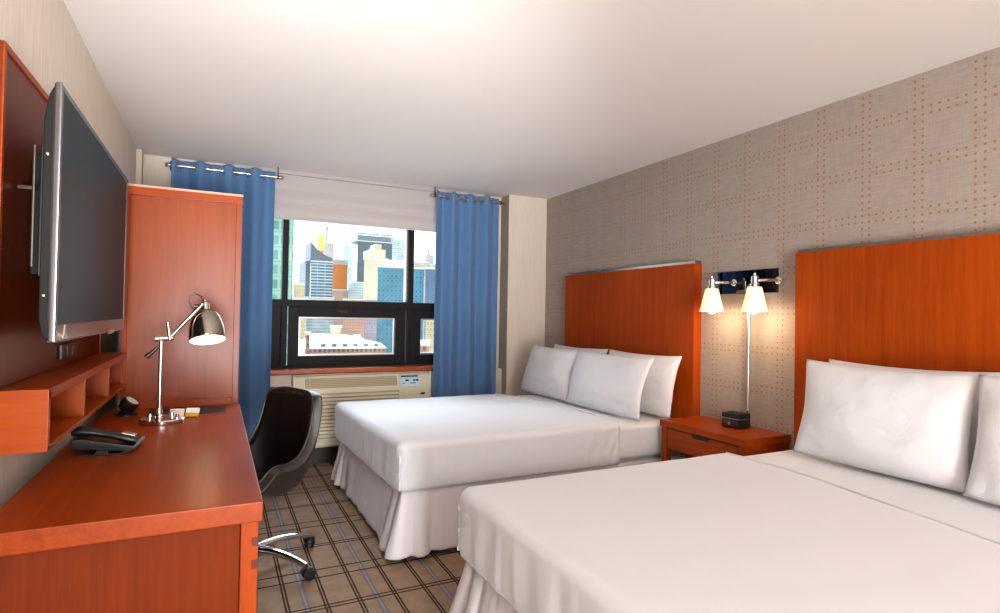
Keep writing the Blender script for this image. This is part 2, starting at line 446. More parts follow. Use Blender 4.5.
# ------------------------------------------------------------------ the room
XL, XR, YP, YW, H, YB = -.548, 2.933, 4.85, 5.02, 2.438, -3.7
struct('floor', B(XL-.15, XR+.15, YB-.15, YW+.2, -.1, 0, bev=0), M['carpet'])
struct('ceiling', B(XL-.15, XR+.15, YB-.15, YW+.2, H, H+.12, bev=0), M['ceiling'])
struct('wall_left', B(XL-.15, XL, YB-.15, YW+.2, 0, H, bev=0), M['wall_left'])
struct('wall_right', B(XR, XR+.15, YB-.15, YW+.2, 0, H, bev=0), M['dots'])
struct('wall_back', B(XL, XR, YB-.15, YB, 0, H, bev=0), M['wall_plain'])
# window wall: head, jamb strips and the knee wall under the sill leave one opening
OX0, OX1, OZ0, OZ1 = .02, 2.14, .79, 2.36
bm = bmesh.new()
box(bm, XL, OX0, YW, YW+.2, 0, H, bev=0); box(bm, OX1, XR, YW, YW+.2, 0, H, bev=0)
box(bm, OX0, OX1, YW, YW+.2, OZ1, H, bev=0); box(bm, OX0, OX1, YW, YW+.2, 0, OZ0-.05, bev=0)
struct('wall_window', bm, M['wall_plain'])
struct('wall_knee', B(XL, 2.509, 4.95, YW, .125, .745, bev=.002), M['knee'])
struct('baseboard_window', B(XL, 2.509, 4.925, YW, 0, .125, bev=.004), M['black'])
# right pilaster: pale front, grey woven return facing the window recess
struct('wall_pilaster', B(2.511, XR, YP, YW, 0, H, bev=0), M['wall_plain'])
struct('trim_1', B(2.507, 2.511, YP+.004, YW, .13, H, bev=0), M['wall_grey'])
struct('trim_2', B(XL, -.512, YP, YP+.09, 0, H-.004, bev=.003), M['wall_plain'])
struct('trim_3', B(.02, 2.14, 4.935, 5.22, .752, .792, bev=.006), M['sill'])

win = bpy.data.objects.new('window_1', None); COL.objects.link(win); win.location = (1.08, 5.1, .8); win['kind'] = 'structure'
W[win] = Matrix.Translation((1.08, 5.1, .8))
FY0, FY1 = 5.06, 5.15
zb, zt = .795, 2.36
bm = bmesh.new()
box(bm, .02, .07, FY0, FY1, zb, zt); box(bm, 2.09, 2.14, FY0, FY1, zb, zt)
box(bm, .02, 2.14, FY0, FY1, zb, zb+.02); box(bm, .02, 2.14, FY0, FY1, zt-.04, zt)
obj('frame', bm, M['frame'], win)
for x0, x1 in ((.484, .532), (1.575, 1.628)):
    obj('mullion', B(x0, x1, FY0-.012, FY1, zb, zt), M['frame'], win)
obj('mullion_liner', B(1.562, 1.5749, FY0+.02, FY1, 1.38, zt-.04, bev=.001), M['alu'], win)
obj('transom', B(.07, 2.09, FY0-.006, FY1, 1.313, 1.372), M['frame'], win)
def pane(x0, x1, z0, z1): obj('pane', B(x0, x1, 5.102, 5.106, z0, z1, bev=0), M['glass'], win)
for x0, x1 in ((.07, .484), (.532, 1.562), (1.628, 2.09)): pane(x0, x1, 1.372, zt-.04)
def sash(x0, x1, px0, px1):
    bm = bmesh.new()
    z0, z1, pz0, pz1 = zb+.02, 1.313, .892, 1.226
    for a in ((x0, px0, z0, z1), (px1, x1, z0, z1), (px0, px1, z0, pz0), (px0, px1, pz1, z1)):
        box(bm, a[0], a[1], FY0+.004, FY1-.012, a[2], a[3], bev=.004)
    s = obj('sash', bm, M['frame'], win)
    bm = bmesh.new(); d = .012
    for a in ((px0, px0+d, pz0, pz1), (px1-d, px1, pz0, pz1), (px0+d, px1-d, pz0, pz0+d), (px0+d, px1-d, pz1-d, pz1)):
        box(bm, a[0], a[1], FY0+.03, FY0+.05, a[2], a[3], bev=.001)
    obj('glazing_bead', bm, M['alu'], s)
    obj('pane', B(px0+.003, px1-.003, 5.11, 5.114, pz0+.003, pz1-.003, bev=0), M['glass'], s)
    c = (x0 + x1) / 2 - .05
    bm = bmesh.new(); box(bm, c-.03, c+.03, FY0-.006, FY0+.006, 1.268, 1.292); tube(bm, [(c-.055, FY0-.012, 1.283), (c, FY0-.02, 1.28), (c+.075, FY0-.014, 1.285)], .007)
    obj('handle', bm, M['plastic'], s)
sash(.09, .482, .165, .40); sash(.545, 1.562, .627, 1.468); sash(1.64, 2.08, 1.708, 2.0)

# roman shade with stacked bottom folds
yb = 4.968
sh = thing('roman_shade', 'white roman shade pulled partway down over the window', 'blind', (1.08, yb, 2.43))
bm = bmesh.new(); X0, X1 = .1, 2.3
obj('head_rail', B(X0, X1, yb-.012, yb+.03, 2.405, 2.436), M['blindcloth'], sh)
def strip(z0, z1, y, bulge):
    bm = bmesh.new()
    poly = [(y + .004, z1)] + [(y - bulge * math.sin(math.pi * (i / 10) ** 1.5), z1 + (z0 - z1) * i / 10) for i in range(11)] + [(y + .006, z0)]
    prism(bm, poly, 'x', X0, X1); return bm
obj('cloth', strip(2.045, 2.405, yb+.012, .0), M['blindcloth'], sh)
for z0, z1, y, b in ((2.265, 2.402, yb, .012), (2.15, 2.280, yb-.004, .026), (2.03, 2.166, yb-.008, .034)):
    obj('fold', strip(z0, z1, y, b), M['blindcloth'], sh)

# curtains: grommet panels on two short rods
YR, ZR = 4.885, 2.352
def curtain(x0, x1, n, seed, label_c, label_r, brk, name_rods):
    A = .034; zt_, zb_ = ZR + .045, .03
    k = 2 * math.pi * n / (x1 - x0)
    root = thing('curtain', label_c, 'curtain', ((x0+x1)/2, YR, zb_), group='blue grommet curtains')
    nu, nv = 150, 90
    def f(u, v):
        z = zt_ + (zb_ - zt_) * v
        x = x0 + (x1 - x0) * u
        ph = k * (x - x0) - math.pi / 2
        a = A * (1 - .25 * v) * (1 + .25 * noise.noise(Vector((u * 3, seed, v * 1.2))))
        y = YR + a * math.sin(ph + .5 * v * noise.noise(Vector((u * 4, seed + 3, v * 2)))) + .006 * noise.noise(Vector((u * 14, v * 3, seed)))
        x += .004 * v * noise.noise(Vector((u * 3, v * 2, seed + 9)))
        if v < .03: z -= .004 * math.cos(ph * 2)
        return (x, y, z)
    bm = bmesh.new(); grid(bm, f, nu, nv)
    # eyelet holes where the cloth crosses the rod
    xs = []
    i = 0
    while True:
        x = x0 + (math.pi / 2 + i * math.pi) / k
        if x > x1 - .001: break
        xs.append(x); i += 1
    dead = []
    for fc in bm.faces:
        c = fc.calc_center_median()
        if abs(c.z - ZR) < .022 and any(abs(c.x - x) < .022 and abs(c.y - YR) < .02 for x in xs): dead.append(fc)
    bmesh.ops.delete(bm, geom=dead, context='FACES')
    obj('cloth', bm, M['curtain'], root, solid=.003, offs=0, smooth=180)
    for i, x in enumerate(xs):
        bm = bmesh.new(); s = 1 if i % 2 == 0 else -1
        d = Vector((1 / (A * k) * 1.0, s, 0)).normalized()
        d = Vector((d.y, -d.x, 0)).normalized()
        pts = []
        t = axis_mtx((x, YR, ZR), d)
        for q in range(25):
            a = 2 * math.pi * q / 24
            pts.append(t @ Vector((.023 * math.cos(a), .023 * math.sin(a), 0)))
        tube(bm, pts, .0045, 8, cap=False)
        obj('grommet', bm, M['nickel'], root)
    rod = thing('curtain_rod', label_r, 'curtain rod', ((x0+x1)/2, YR, ZR), group='short curtain rods')
    bm = bmesh.new(); tube(bm, [(x0 - .012, YR, ZR), (x1 + .03, YR, ZR)], .0095, 16)
    obj('pole', bm, M['nickel'], rod)
    for x, s in ((x0 - .012, -1), (x1 + .03, 1)):
        bm = bmesh.new(); lathe(bm, [(.0095, 0), (.015, .002), (.015, .01), (.011, .013), (.017, .02), (.015, .03), (.006, .034)], (x, YR, ZR), (s, 0, 0), 20)
        obj('finial', bm, M['nickel'], rod)
        bm = bmesh.new(); xb = x - s * .008; outer = s * (x0 - 1.) > 0
        lathe(bm, [(.016, -.006), (.016, .006)], (xb, YR, ZR), (1, 0, 0), 16)
        if outer:
            box(bm, xb-.006, xb+.006, YR+.006, YW-.05, ZR+.012, ZR+.026); box(bm, xb-.012, xb+.012, YW-.056, YW, ZR-.02, ZR+.05, bev=.002)
        else:
            box(bm, xb-.004, xb+.004, YR-.004, YR+.004, ZR+.01, H-.001, bev=.001)
        obj('bracket', bm, M['bronze'], rod)
curtain(-.325, .397, 3.75, 1., 'blue curtain left of the window beside the wooden wardrobe', 'short metal rod holding the blue curtain left of the window', 0, 0)
curtain(1.765, 2.415, 3.75, 5., 'blue curtain right of the window by the pale wall corner', 'short metal rod holding the blue curtain right of the window', 0, 0)

# ------------------------------------------------------------------ air conditioner under the window
ac = thing('air_conditioner', 'cream wall air conditioner with louvred front under the window', 'air conditioner', (1.15, 4.88, .16))
x0, x1, y0 = .575, 1.725, 4.815
prof = [(4.949, .165), (y0+.004, .165), (y0, .18), (y0, .60), (y0+.002, .632), (y0+.045, .725), (y0+.058, .735), (4.949, .737)]
obj('cabinet', prism(bmesh.new(), prof, 'x', x0, x1, bev=.004), M['ptac'], ac)
bm = bmesh.new(); box(bm, x0-.012, x0+.004, 4.83, 4.949, .16, .742, bev=.006); obj('end_cap', bm, M['ptac_white'], ac)
bm = bmesh.new(); box(bm, x1-.004, x1+.012, 4.83, 4.949, .16, .742, bev=.006); obj('end_cap', bm, M['ptac_white'], ac)
# outlet grille sunk in the sloping top front
def slope(x0, x1, s0, s1, t, mat, name, par, bev=.001):
    """thin plate on the slope between (y0+.004,.655) and (y0+.03,.722)"""
    a = Vector((0, y0+.002, .632)); b = Vector((0, y0+.045, .725)); d = b - a; n = Vector((0, -d.z, d.y)).normalized()
    p = [a + d*s0, a + d*s1, a + d*s1 + n*t, a + d*s0 + n*t]
    return obj(name, prism(bmesh.new(), [(q.y, q.z) for q in p], 'x', x0, x1, bev=bev), mat, par)
gr = slope(.655, 1.425, .12, .93, .004, M['grille'], 'outlet_grille', ac)
for i in range(5): slope(.66, 1.42, .2 + .15 * i, .22 + .15 * i, .007, M['ptac'], 'vane', gr, 0)
slope(.645, .655, .05, .98, .008, M['ptac_white'], 'grille_border', ac); slope(1.425, 1.437, .05, .98, .008, M['ptac_white'], 'grille_border', ac)
cp = slope(1.455, 1.63, -.02, .95, .004, M['label_blue'], 'control_panel', ac)
slope(1.462, 1.62, .80, .93, .006, M['label_dark'], 'display_slot', cp, 0)
for x, w in ((1.50, .03), (1.57, .02), (1.595, .025)): slope(x, x+w, .42, .58, .006, M['label_dark'], 'key', cp, 0)
for x, w in ((1.475, .02), (1.54, .05)): slope(x, x+w, .2, .27, .006, M['plastic_grey'], 'key', cp, 0)
obj('louver_shade', B(.615, 1.44, y0-.002, y0+.003, .205, .60, bev=0), M['grille'], ac)  # darker tan plate paints in the shade between the louvers
for i in range(13):
    z = .212 + i * .030
    bm = bmesh.new(); prism(bm, [(y0-.014, z), (y0-.012, z-.004), (y0-.001, z+.008), (y0-.001, z+.016)], 'x', .62, 1.435)
    obj('louver', bm, M['ptac'], ac)
obj('badge', B(1.635, 1.675, y0-.004, y0+.002, .553, .572, bev=.004), M['plastic'], ac)

# ------------------------------------------------------------------ desk, shelf, wall panel, TV, wardrobe
DX0, DX1, DY0, DY1, DZ = -.482, .123, 1.64, 3.405, .76
desk = thing('desk', 'long cherry wood desk along the left wall below the television', 'desk', (-.18, 2.5, 0))
obj('top', B(DX0, DX1, DY0, DY1, .706, DZ, bev=.004), M['cherryY'], desk)
obj('end_panel', B(DX0+.01, .07, 1.672, 1.695, .0, .706), M['apron'], desk)
lg = obj('leg', B(.07, .113, 1.65, 1.70, 0, .706, bev=.003), M['edge'], desk)
for z in (.652, .592):
    obj('peg', B(.097, .1133, 1.6497, 1.668, z-.012, z+.012, bev=0), M['darkpeg'], lg)
obj('end_panel', B(DX0+.01, .05, 3.375, 3.4, .0, .706), M['cherryZ'], desk)
obj('modesty_panel', B(DX0+.01, DX0+.03, 1.70, 3.36, .25, .706), M['cherryY'], desk)
obj('apron', B(.085, .105, 1.70, 2.2, .62, .706), M['cherryY'], desk)
obj('apron', B(.085, .105, 2.2, 3.34, .655, .706), M['cherryY'], desk)
obj('tray_inset', B(-.29, .052, 3.115, 3.385, DZ-.003, DZ+.0015, bev=.001), M['plastic'], desk)

wp = tag(obj('wall_panel', B(XL+.001, -.522, 1.925, 3.452, 1.046, 1.975, bev=.003), M['panel']), 'tall cherry wood panel on the left wall behind the television', 'wall panel')
fr = bmesh.new()
box(fr, -.5225, -.5165, 1.925, 3.452, 1.955, 1.975, bev=.002); box(fr, -.5225, -.5165, 1.925, 1.945, 1.046, 1.955, bev=.002); box(fr, -.5225, -.5165, 3.432, 3.452, 1.046, 1.955, bev=.002)
obj('edge_band', fr, M['cherryY'], wp)

shf = thing('wall_shelf', 'low cherry wood cubby shelf fixed to the wall above the desk', 'shelf', (XL, 2.7, .87))
SX0, SX1, SY0, SY1, SZ0, SZ1 = XL+.001, -.405, 1.94, 3.452, .873, 1.045
obj('top_board', B(SX0, SX1, SY0, SY1, SZ1-.028, SZ1, bev=.002), M['cherryY'], shf)
obj('bottom_board', B(SX0, SX1, SY0, SY1, SZ0, SZ0+.016, bev=.002), M['cherryY'], shf)
obj('end_board', B(SX0, SX1, SY0-.002, SY0+.02, SZ0, SZ1-.0005, bev=.002), M['cherryX'], shf)
obj('end_board', B(SX0, SX1, SY1-.02, SY1+.002, SZ0, SZ1-.0005, bev=.002), M['cherryX'], shf)
for y in (2.441, 2.945): obj('divider', B(SX0, SX1-.003, y-.009, y+.009, SZ0+.016, SZ1-.028, bev=.001), M['cherryZ'], shf)
obj('back_board', B(SX0, SX0+.008, SY0+.02, SY1-.02, SZ0+.016, SZ1-.028, bev=0), M['cherryY'], shf)

# outlet on the panel
ou = thing('power_outlet', 'black twin power outlet on the wood panel under the television', 'outlet', (-.522, 2.715, 1.10))
obj('plate', B(-.522, -.508, 2.60, 2.86, 1.073, 1.132, bev=.004), M['plastic'], ou)
for y in (2.70, 2.79): obj('socket', B(-.5085, -.504, y-.032, y+.032, 1.083, 1.122, bev=.003), M['plastic_grey'], ou)

# TV and its bracket
tv = thing('television', 'large flat black television mounted on the wood panel', 'television', (-.40, 2.51, 1.5))
TY0, TY1, TZ0, TZ1 = 1.88, 3.145, 1.178, 1.872
prof = [(-.388, TZ0+.004), (-.388, TZ1), (-.402, TZ1-.004), (-.414, TZ1-.03), (-.424, TZ1-.10), (-.424, TZ0+.06), (-.416, TZ0+.015), (-.40, TZ0)]
obj('housing', prism(bmesh.new(), prof, 'y', TY0+.012, TY1-.012, bev=.004), M['tvback'], tv)
bm = bmesh.new(); t = .018
bz = .045
box(bm, -.402, -.384, TY0+.006, TY1-.006, TZ1-t, TZ1, bev=.003); box(bm, -.402, -.384, TY0+.006, TY1-.006, TZ0, TZ0+bz, bev=.003)
box(bm, -.402, -.384, TY0+.006, TY0+.024, TZ0+bz, TZ1-t, bev=.002); box(bm, -.402, -.384, TY1-.024, TY1-.006, TZ0+bz, TZ1-t, bev=.002)
obj('bezel', bm, M['bezel'], tv)
bm = bmesh.new()
box(bm, -.398, -.383, TY0, TY0+.007, TZ0-.002, TZ1+.002, bev=.003); box(bm, -.398, -.383, TY1-.007, TY1, TZ0-.002, TZ1+.002, bev=.003)
box(bm, -.404, -.383, TY0+.007, TY1-.007, TZ0-.004, TZ0+.001, bev=.002)
obj('chrome_edge', bm, M['tvedge'], tv)
obj('screen', B(-.392, -.3865, TY0+.022, TY1-.022, TZ0+bz-.002, TZ1-t+.002, bev=0), M['screen'], tv)
bm = bmesh.new(); prism(bm, [(2.66, TZ0+.006), (2.86, TZ0+.006), (2.82, TZ0-.012), (2.70, TZ0-.012)], 'x', -.395, -.381, bev=.003)
obj('logo_tab', bm, M['chrome'], tv)
for z in (1.30, 1.68): 
    bm = bmesh.new(); lathe(bm, [(.0035, 0), (.0035, .003), (.001, .004)], (-.4135, TY0+.0125, z), (0, -1, 0), 12); obj('screw', bm, M['nickel'], tv)

mt = thing('wall_bracket', 'black metal television bracket on the wood panel behind the television', 'bracket', (-.516, 2.1, 1.55))
bm = bmesh.new(); box(bm, -.516, -.468, 2.2, 2.85, 1.37, 1.74, bev=.003); obj('wall_plate', bm, M['tvback'], mt)
for y in (2.10, 2.65): obj('arm', B(-.47, -.4245, y-.025, y+.14, 1.36, 1.75, bev=.003), M['plastic'], mt)
bm = bmesh.new(); tube(bm, [(-.478, 2.05, 1.385), (-.478, 2.05, 1.735)], .004, 8); obj('release_cord', bm, M['nickel'], mt)
obj('hook', B(-.516, -.474, 2.052, 2.078, 1.606, 1.618, bev=.002), M['bronze'], mt)

# wardrobe: end panel faces the room
wd = thing('wardrobe', 'cherry wood wardrobe standing past the desk beside the blue curtain', 'wardrobe', (-.155, 3.7, 0))
WX0, WX1, WY0, WY1, WZ = -.43, .115, 3.42, 4.30, 1.9
obj('body', B(WX0+.004, WX1-.004, WY0+.014, WY1, 0, WZ-.02), M['cherryZ'], wd)
obj('stile', B(WX0, -.408, WY0, WY0+.02, 0, WZ-.045, bev=.002), M['edge'], wd)
obj('stile', B(.085, WX1, WY0, WY0+.02, 0, WZ-.045, bev=.002), M['cherryZ'], wd)
obj('rail', B(WX0, WX1, WY0-.001, WY0+.02, WZ-.045, WZ-.002, bev=.002), M['cherryX'], wd)
obj('rail', B(-.408, .085, WY0, WY0+.02, .735, .795, bev=.002), M['cherryX'], wd)
obj('top_board', B(WX0-.002, WX1+.003, WY0-.004, WY1, WZ-.004, WZ+.008, bev=.002), M['lip'], wd)  # pale tone paints in a bright reflection along the top edge

# ------------------------------------------------------------------ desk lamp
dl = thing('desk_lamp', 'polished metal desk lamp with lit bell shade on the desk', 'lamp', (-.212, 2.96, DZ))
DZ += .0006
LX, LY = -.222, 2.985
bm = bmesh.new(); lathe(bm, [(.0, 0), (.088, 0), (.09, .003), (.09, .017), (.086, .021), (0, .022)], (-.208, 2.955, DZ), seg=48, close=False); obj('base', bm, M['chrome'], dl)
bm = bmesh.new(); lathe(bm, [(.022, .02), (.02, .028), (.013, .034), (.012, .06), (.008, .066)], (LX, LY, DZ), seg=24); obj('collar', bm, M['chrome'], dl)
for dx, dy in ((-.05, .02), (.06, -.03), (.035, .055)):
    bm = bmesh.new(); lathe(bm, [(.008, .02), (.008, .036), (.005, .04)], (-.208+dx, 2.955+dy, DZ), seg=14); obj('knob', bm, M['chrome'], dl)
bm = bmesh.new(); tube(bm, [(LX, LY, DZ+.05), (LX, LY, 1.135)], .0085, 16); obj('pole', bm, M['nickel'], dl)
JZ = 1.137
bm = bmesh.new(); lathe(bm, [(.012, -.02), (.014, -.018), (.014, .05), (.012, .052)], (LX-.005, LY, JZ), (1, 0, .06), 18); obj('joint', bm, M['nickel'], dl)
bm = bmesh.new(); tube(bm, [(LX+.035, LY-.012, JZ-.005), (LX+.025, LY-.012, JZ+.075)], .0075, 12); obj('lever', bm, M['nickel'], dl)
bm = bmesh.new(); tube(bm, [(LX-.008, LY-.01, JZ-.035), (LX-.045, LY-.012, JZ-.075)], [.006, .009], 12); lathe(bm, [(.008, 0), (.011, .004), (.011, .02), (.007, .024)], (LX-.04, LY-.012, JZ-.068), (-.7, 0, -.7), 12); obj('wing_knob', bm, M['bronze'], dl)
SC = Vector((-.034, LY, 1.128))            # rim centre
ax = Vector((-.1, .36, 1)).normalized()
bm = bmesh.new(); tube(bm, [(LX+.03, LY-.01, JZ-.002), (LX+.125, LY-.005, JZ+.115), (LX+.16, LY, JZ+.155), (-.06, LY, 1.30)], .008, 14); obj('arm', bm, M['nickel'], dl)
RB, SH = .078, .148
prof = []
for i in range(15):
    t_ = i / 14
    prof.append((.022 + (RB - .022) * math.sqrt(max(0, 1 - (t_) ** 2.1)), SH * t_))
inner = [(max(.004, r - .003), z - .002) for r, z in prof[::-1]]
bm = bmesh.new(); lathe(bm, prof, SC, ax, 48, close=False); shd = obj('lamp_shade', bm, M['polished'], dl, solid=.0015, offs=0)
bm = bmesh.new(); lathe(bm, [(r, max(z, .001)) for r, z in inner], SC, ax, 48, close=False); obj('lining', bm, M['lampwhite'], shd)
bm = bmesh.new(); lathe(bm, [(0, -.0), (.02, .004), (.032, .02), (.034, .04), (.026, .06), (.016, .075), (.014, .11)], SC + ax * .012, ax, 24, close=False); obj('bulb', bm, M['bulb'], dl)
bm = bmesh.new(); tp = SC + ax * SH
lathe(bm, [(.023, -.012), (.023, .0), (.019, .004), (.019, .035), (.014, .042), (.006, .045), (.006, .055), (.002, .058)], tp, ax, 20); obj('socket', bm, M['chrome'], dl)
bm = bmesh.new(); lathe(bm, [(.011, 0), (.011, .03)], tp + ax * .02 + Vector((-.045, 0, 0)), (1, 0, 0), 14); obj('swivel', bm, M['bronze'], dl)
q = tp + Vector((-.01, 0, .045))
bm = bmesh.new(); tube(bm, [q + Vector(d) for d in ((0, 0, 0), (-.008, 0, .022), (-.03, 0, .033), (-.055, 0, .022), (-.06, 0, -.005), (-.045, 0, -.035), (-.03, 0, -.05))], .0028, 8); obj('cord', bm, M['plastic'], dl)

# small folded cards by the lamp
def card(x, y, z, rz, tilt, mat_top, mat_low, label, low):
    t = thing('card', label, 'card', (x, y, z), rz, 'small cards by the desk lamp')
    mt_ = Matrix.Rotation(R(tilt), 4, 'X')
    bm = bmesh.new(); box(bm, -.03, .03, -.004, .004, low, .042, bev=.001, mtx=mt_)
    if low: 
        obj('sleeve', bm, mat_top, t, local=True)
        bm = bmesh.new(); box(bm, -.03, .03, -.0042, .0042, 0, low, bev=.001, mtx=mt_); obj('band', bm, mat_low, t, local=True)
    else: obj('sleeve', bm, mat_top, t, local=True)
card(-.158, 3.045, DZ+.003, R(-12), -25, M['paper_pink'], None, 'small pinkish white card lying behind the lamp base', 0)
card(-.095, 3.05, DZ+.003, R(-22), -25, M['paper'], M['paper_yel'], 'small white card with a yellow band beside the lamp base', .017)

DZ = .76
# ------------------------------------------------------------------ telephone
ph = thing('telephone', 'black desk telephone lying near the wall on the desk', 'telephone', (-.33, 2.44, DZ), R(-4))
def xz(poly, y0, y1, bev): return prism(bmesh.new(), poly, 'y', y0, y1, bev=bev)
obj('base', xz([(-.095, .028), (.07, .010), (.092, .016), (.088, .028), (-.07, .062), (-.095, .062)], -.085, .10, .004), M['plastic'], ph, local=True)
obj('stand', xz([(-.075, 0), (.06, 0), (.085, .014), (.07, .014), (.045, .006), (.012, .006), (.004, .022), (-.02, .026), (-.03, .006), (-.075, .006)], -.08, .095, .001), M['plastic'], ph, local=True)
bm = bmesh.new()
pts = [(-.10, 0, .082), (-.075, 0, .084), (-.04, 0, .078), (.02, 0, .064), (.065, 0, .050), (.09, 0, .043)]
t = bmesh.new(); n = len(pts); rings = []
for i, p in enumerate(pts):
    e = 1 if i in (0, 1, n-1, n-2) else .75
    w, h = .026 * e, .017 * (1.1 if e == 1 else .8)
    if i in (0, n-1): w *= .8; h *= .7
    rings.append([t.verts.new((p[0], -.05 + w * math.cos(2*math.pi*k/16), p[2] + h * math.sin(2*math.pi*k/16))) for k in range(16)])
for a, b in zip(rings, rings[1:]):
    for k in range(16): t.faces.new((a[k], a[(k+1) % 16], b[(k+1) % 16], b[k]))
t.faces.new(rings[0]); t.faces.new(rings[-1][::-1]); bmesh.ops.recalc_face_normals(t, faces=t.faces); merge(bm, t)
hs = obj('handset', bm, M['plastic'], ph, local=True, smooth=60)
bm = bmesh.new(); box(bm, .045, .088, -.07, -.03,   .064, .069, bev=.002, mtx=Matrix.Translation((.066, 0, .066)) @ Matrix.Rotation(R(17), 4, 'Y') @ Matrix.Translation((-.066, 0, -.066)))
obj('silver_cap', bm, M['nickel'], hs, local=True)
bm = bmesh.new()
obj('keypad', xz([(-.03, .0525), (.05, .0353), (.05, .039), (-.03, .0563)], -.01, .08, .001), M['plastic_grey'], ph, local=True)

# small dark clock with a pale face
ck = thing('alarm_clock', 'small black round clock with pale face at the back of the desk', 'clock', (-.365, 3.22, DZ))
cx = Vector((.62, -.15, .85)).normalized(); cc = Vector((-.365, 3.22, DZ+.052))
bm = bmesh.new(); lathe(bm, [(.02, -.035), (.033, -.03), (.038, -.01), (.038, .016), (.034, .021)], cc, cx, 28); obj('case', bm, M['plastic'], ck)
bm = bmesh.new(); lathe(bm, [(.0, .0215), (.029, .0215), (.029, .0235), (0, .0245)], cc, cx, 28, close=False); obj('face', bm, M['dial'], ck)
bm = bmesh.new(); lathe(bm, [(.045, 0), (.045, .008), (.03, .014), (.022, .03)], (-.375, 3.225, DZ), (0, 0, 1), 24); obj('foot', bm, M['plastic'], ck)

# ------------------------------------------------------------------ desk chair (local: faces -X, width along Y)
ch = thing('desk_chair', 'black leather bucket desk chair on chrome star base at the desk', 'chair', (.18, 3.045, 0), R(24))
ch_b = R(24)
def shell(u, v, off=0.):
    """u 0..1 from seat front to backrest top, v -1..1 across"""
    # centre line in x-z
    prof = [(-.24, .44), (-.14, .425), (0, .408), (.13, .405), (.215, .43), (.258, .51), (.275, .62), (.288, .74), (.30, .86)]
    k = u * (len(prof) - 1); i = min(int(k), len(prof) - 2); f_ = k - i
    def cr(a, b, c, d, t): return .5 * ((2*b) + (-a + c)*t + (2*a - 5*b + 4*c - d)*t*t + (-a + 3*b - 3*c + d)*t**3)
    P = [prof[max(0, i-1)], prof[i], prof[i+1], prof[min(len(prof)-1, i+2)]]
    x = cr(*[p[0] for p in P], f_); z = cr(*[p[1] for p in P], f_)
    w = .245 + .02 * math.sin(math.pi * min(1, u * 1.1)) 
    if u < .12: w *= .86 + .14 * (u / .12) ** .5
    if u > .9: w *= 1 - .10 * ((u - .9) / .1) ** 2
    av = abs(v); lift = max(0, av - .35) / .65
    side = lift ** 2.2
    bend = math.exp(-((u - .5) / .22) ** 2)
    y = v * w * (1 - .04 * side)
    # sides wrap up from the seat and forward from the back
    z += side * (.13 * math.exp(-((u - .42) / .20) ** 2) + .03 * (1 - min(1, u * 2.2)) * 0)
    x -= side * (.035 + .10 * bend) * (1 if u > .35 else max(0, u / .35))
    if u > .9: z -= .035 * av ** 4 * ((u - .9) / .1)
    return Vector((x - .062, y + .03, z))
bm = bmesh.new(); grid(bm, lambda a, b: shell(a, b * 2 - 1), 40, 28)
bmesh.ops.recalc_face_normals(bm, faces=bm.faces)
def normal_fix(bm, want):
    bm.normal_update()
    f0 = max(bm.faces, key=lambda f: f.normal.z)
    fz = sum(f.normal.z * f.calc_area() for f in bm.faces)
    if (fz > 0) != want: bmesh.ops.reverse_faces(bm, faces=bm.faces)
normal_fix(bm, True)
seat = obj('seat_shell', bm, M['leather_out'], ch, local=True, solid=.045, offs=-1, smooth=180)
seat.modifiers['thickness'].use_rim = True
b_ = seat.modifiers.new('round', 'BEVEL'); b_.width = .012; b_.segments = 3; b_.limit_method = 'ANGLE'; b_.angle_limit = R(50)
bm = bmesh.new(); grid(bm, lambda a, b: shell(.03 + a * .945, (b * 2 - 1) * .95), 40, 28); bmesh.ops.recalc_face_normals(bm, faces=bm.faces); normal_fix(bm, True)
obj('upholstery', bm, M['leather'], ch, local=True, solid=.012, offs=1, smooth=180)
bm = bmesh.new(); pts = []
for i in range(41): pts.append(shell(i/40, -1))
pts2 = [shell(1, -1 + 2*i/28) for i in range(29)]; pts3 = [shell(1 - i/40, 1) for i in range(41)]
tube(bm, pts + pts2[1:] + pts3[1:], .006, 8); obj('piping', bm, M['leather_out'], ch, local=True)
bm = bmesh.new(); lathe(bm, [(.026, .085), (.026, .24), (.016, .245), (.016, .365)], seg=20); lathe(bm, [(.05, .355), (.09, .37), (.09, .395)], seg=20); obj('gas_column', bm, M['plastic'], ch, local=True)
RA = .325; ang0 = R(-46.5) - ch_b
bm = bmesh.new(); lathe(bm, [(.03, .055), (.042, .06), (.042, .105), (.03, .112)], seg=24); obj('hub', bm, M['chrome'], ch, local=True)
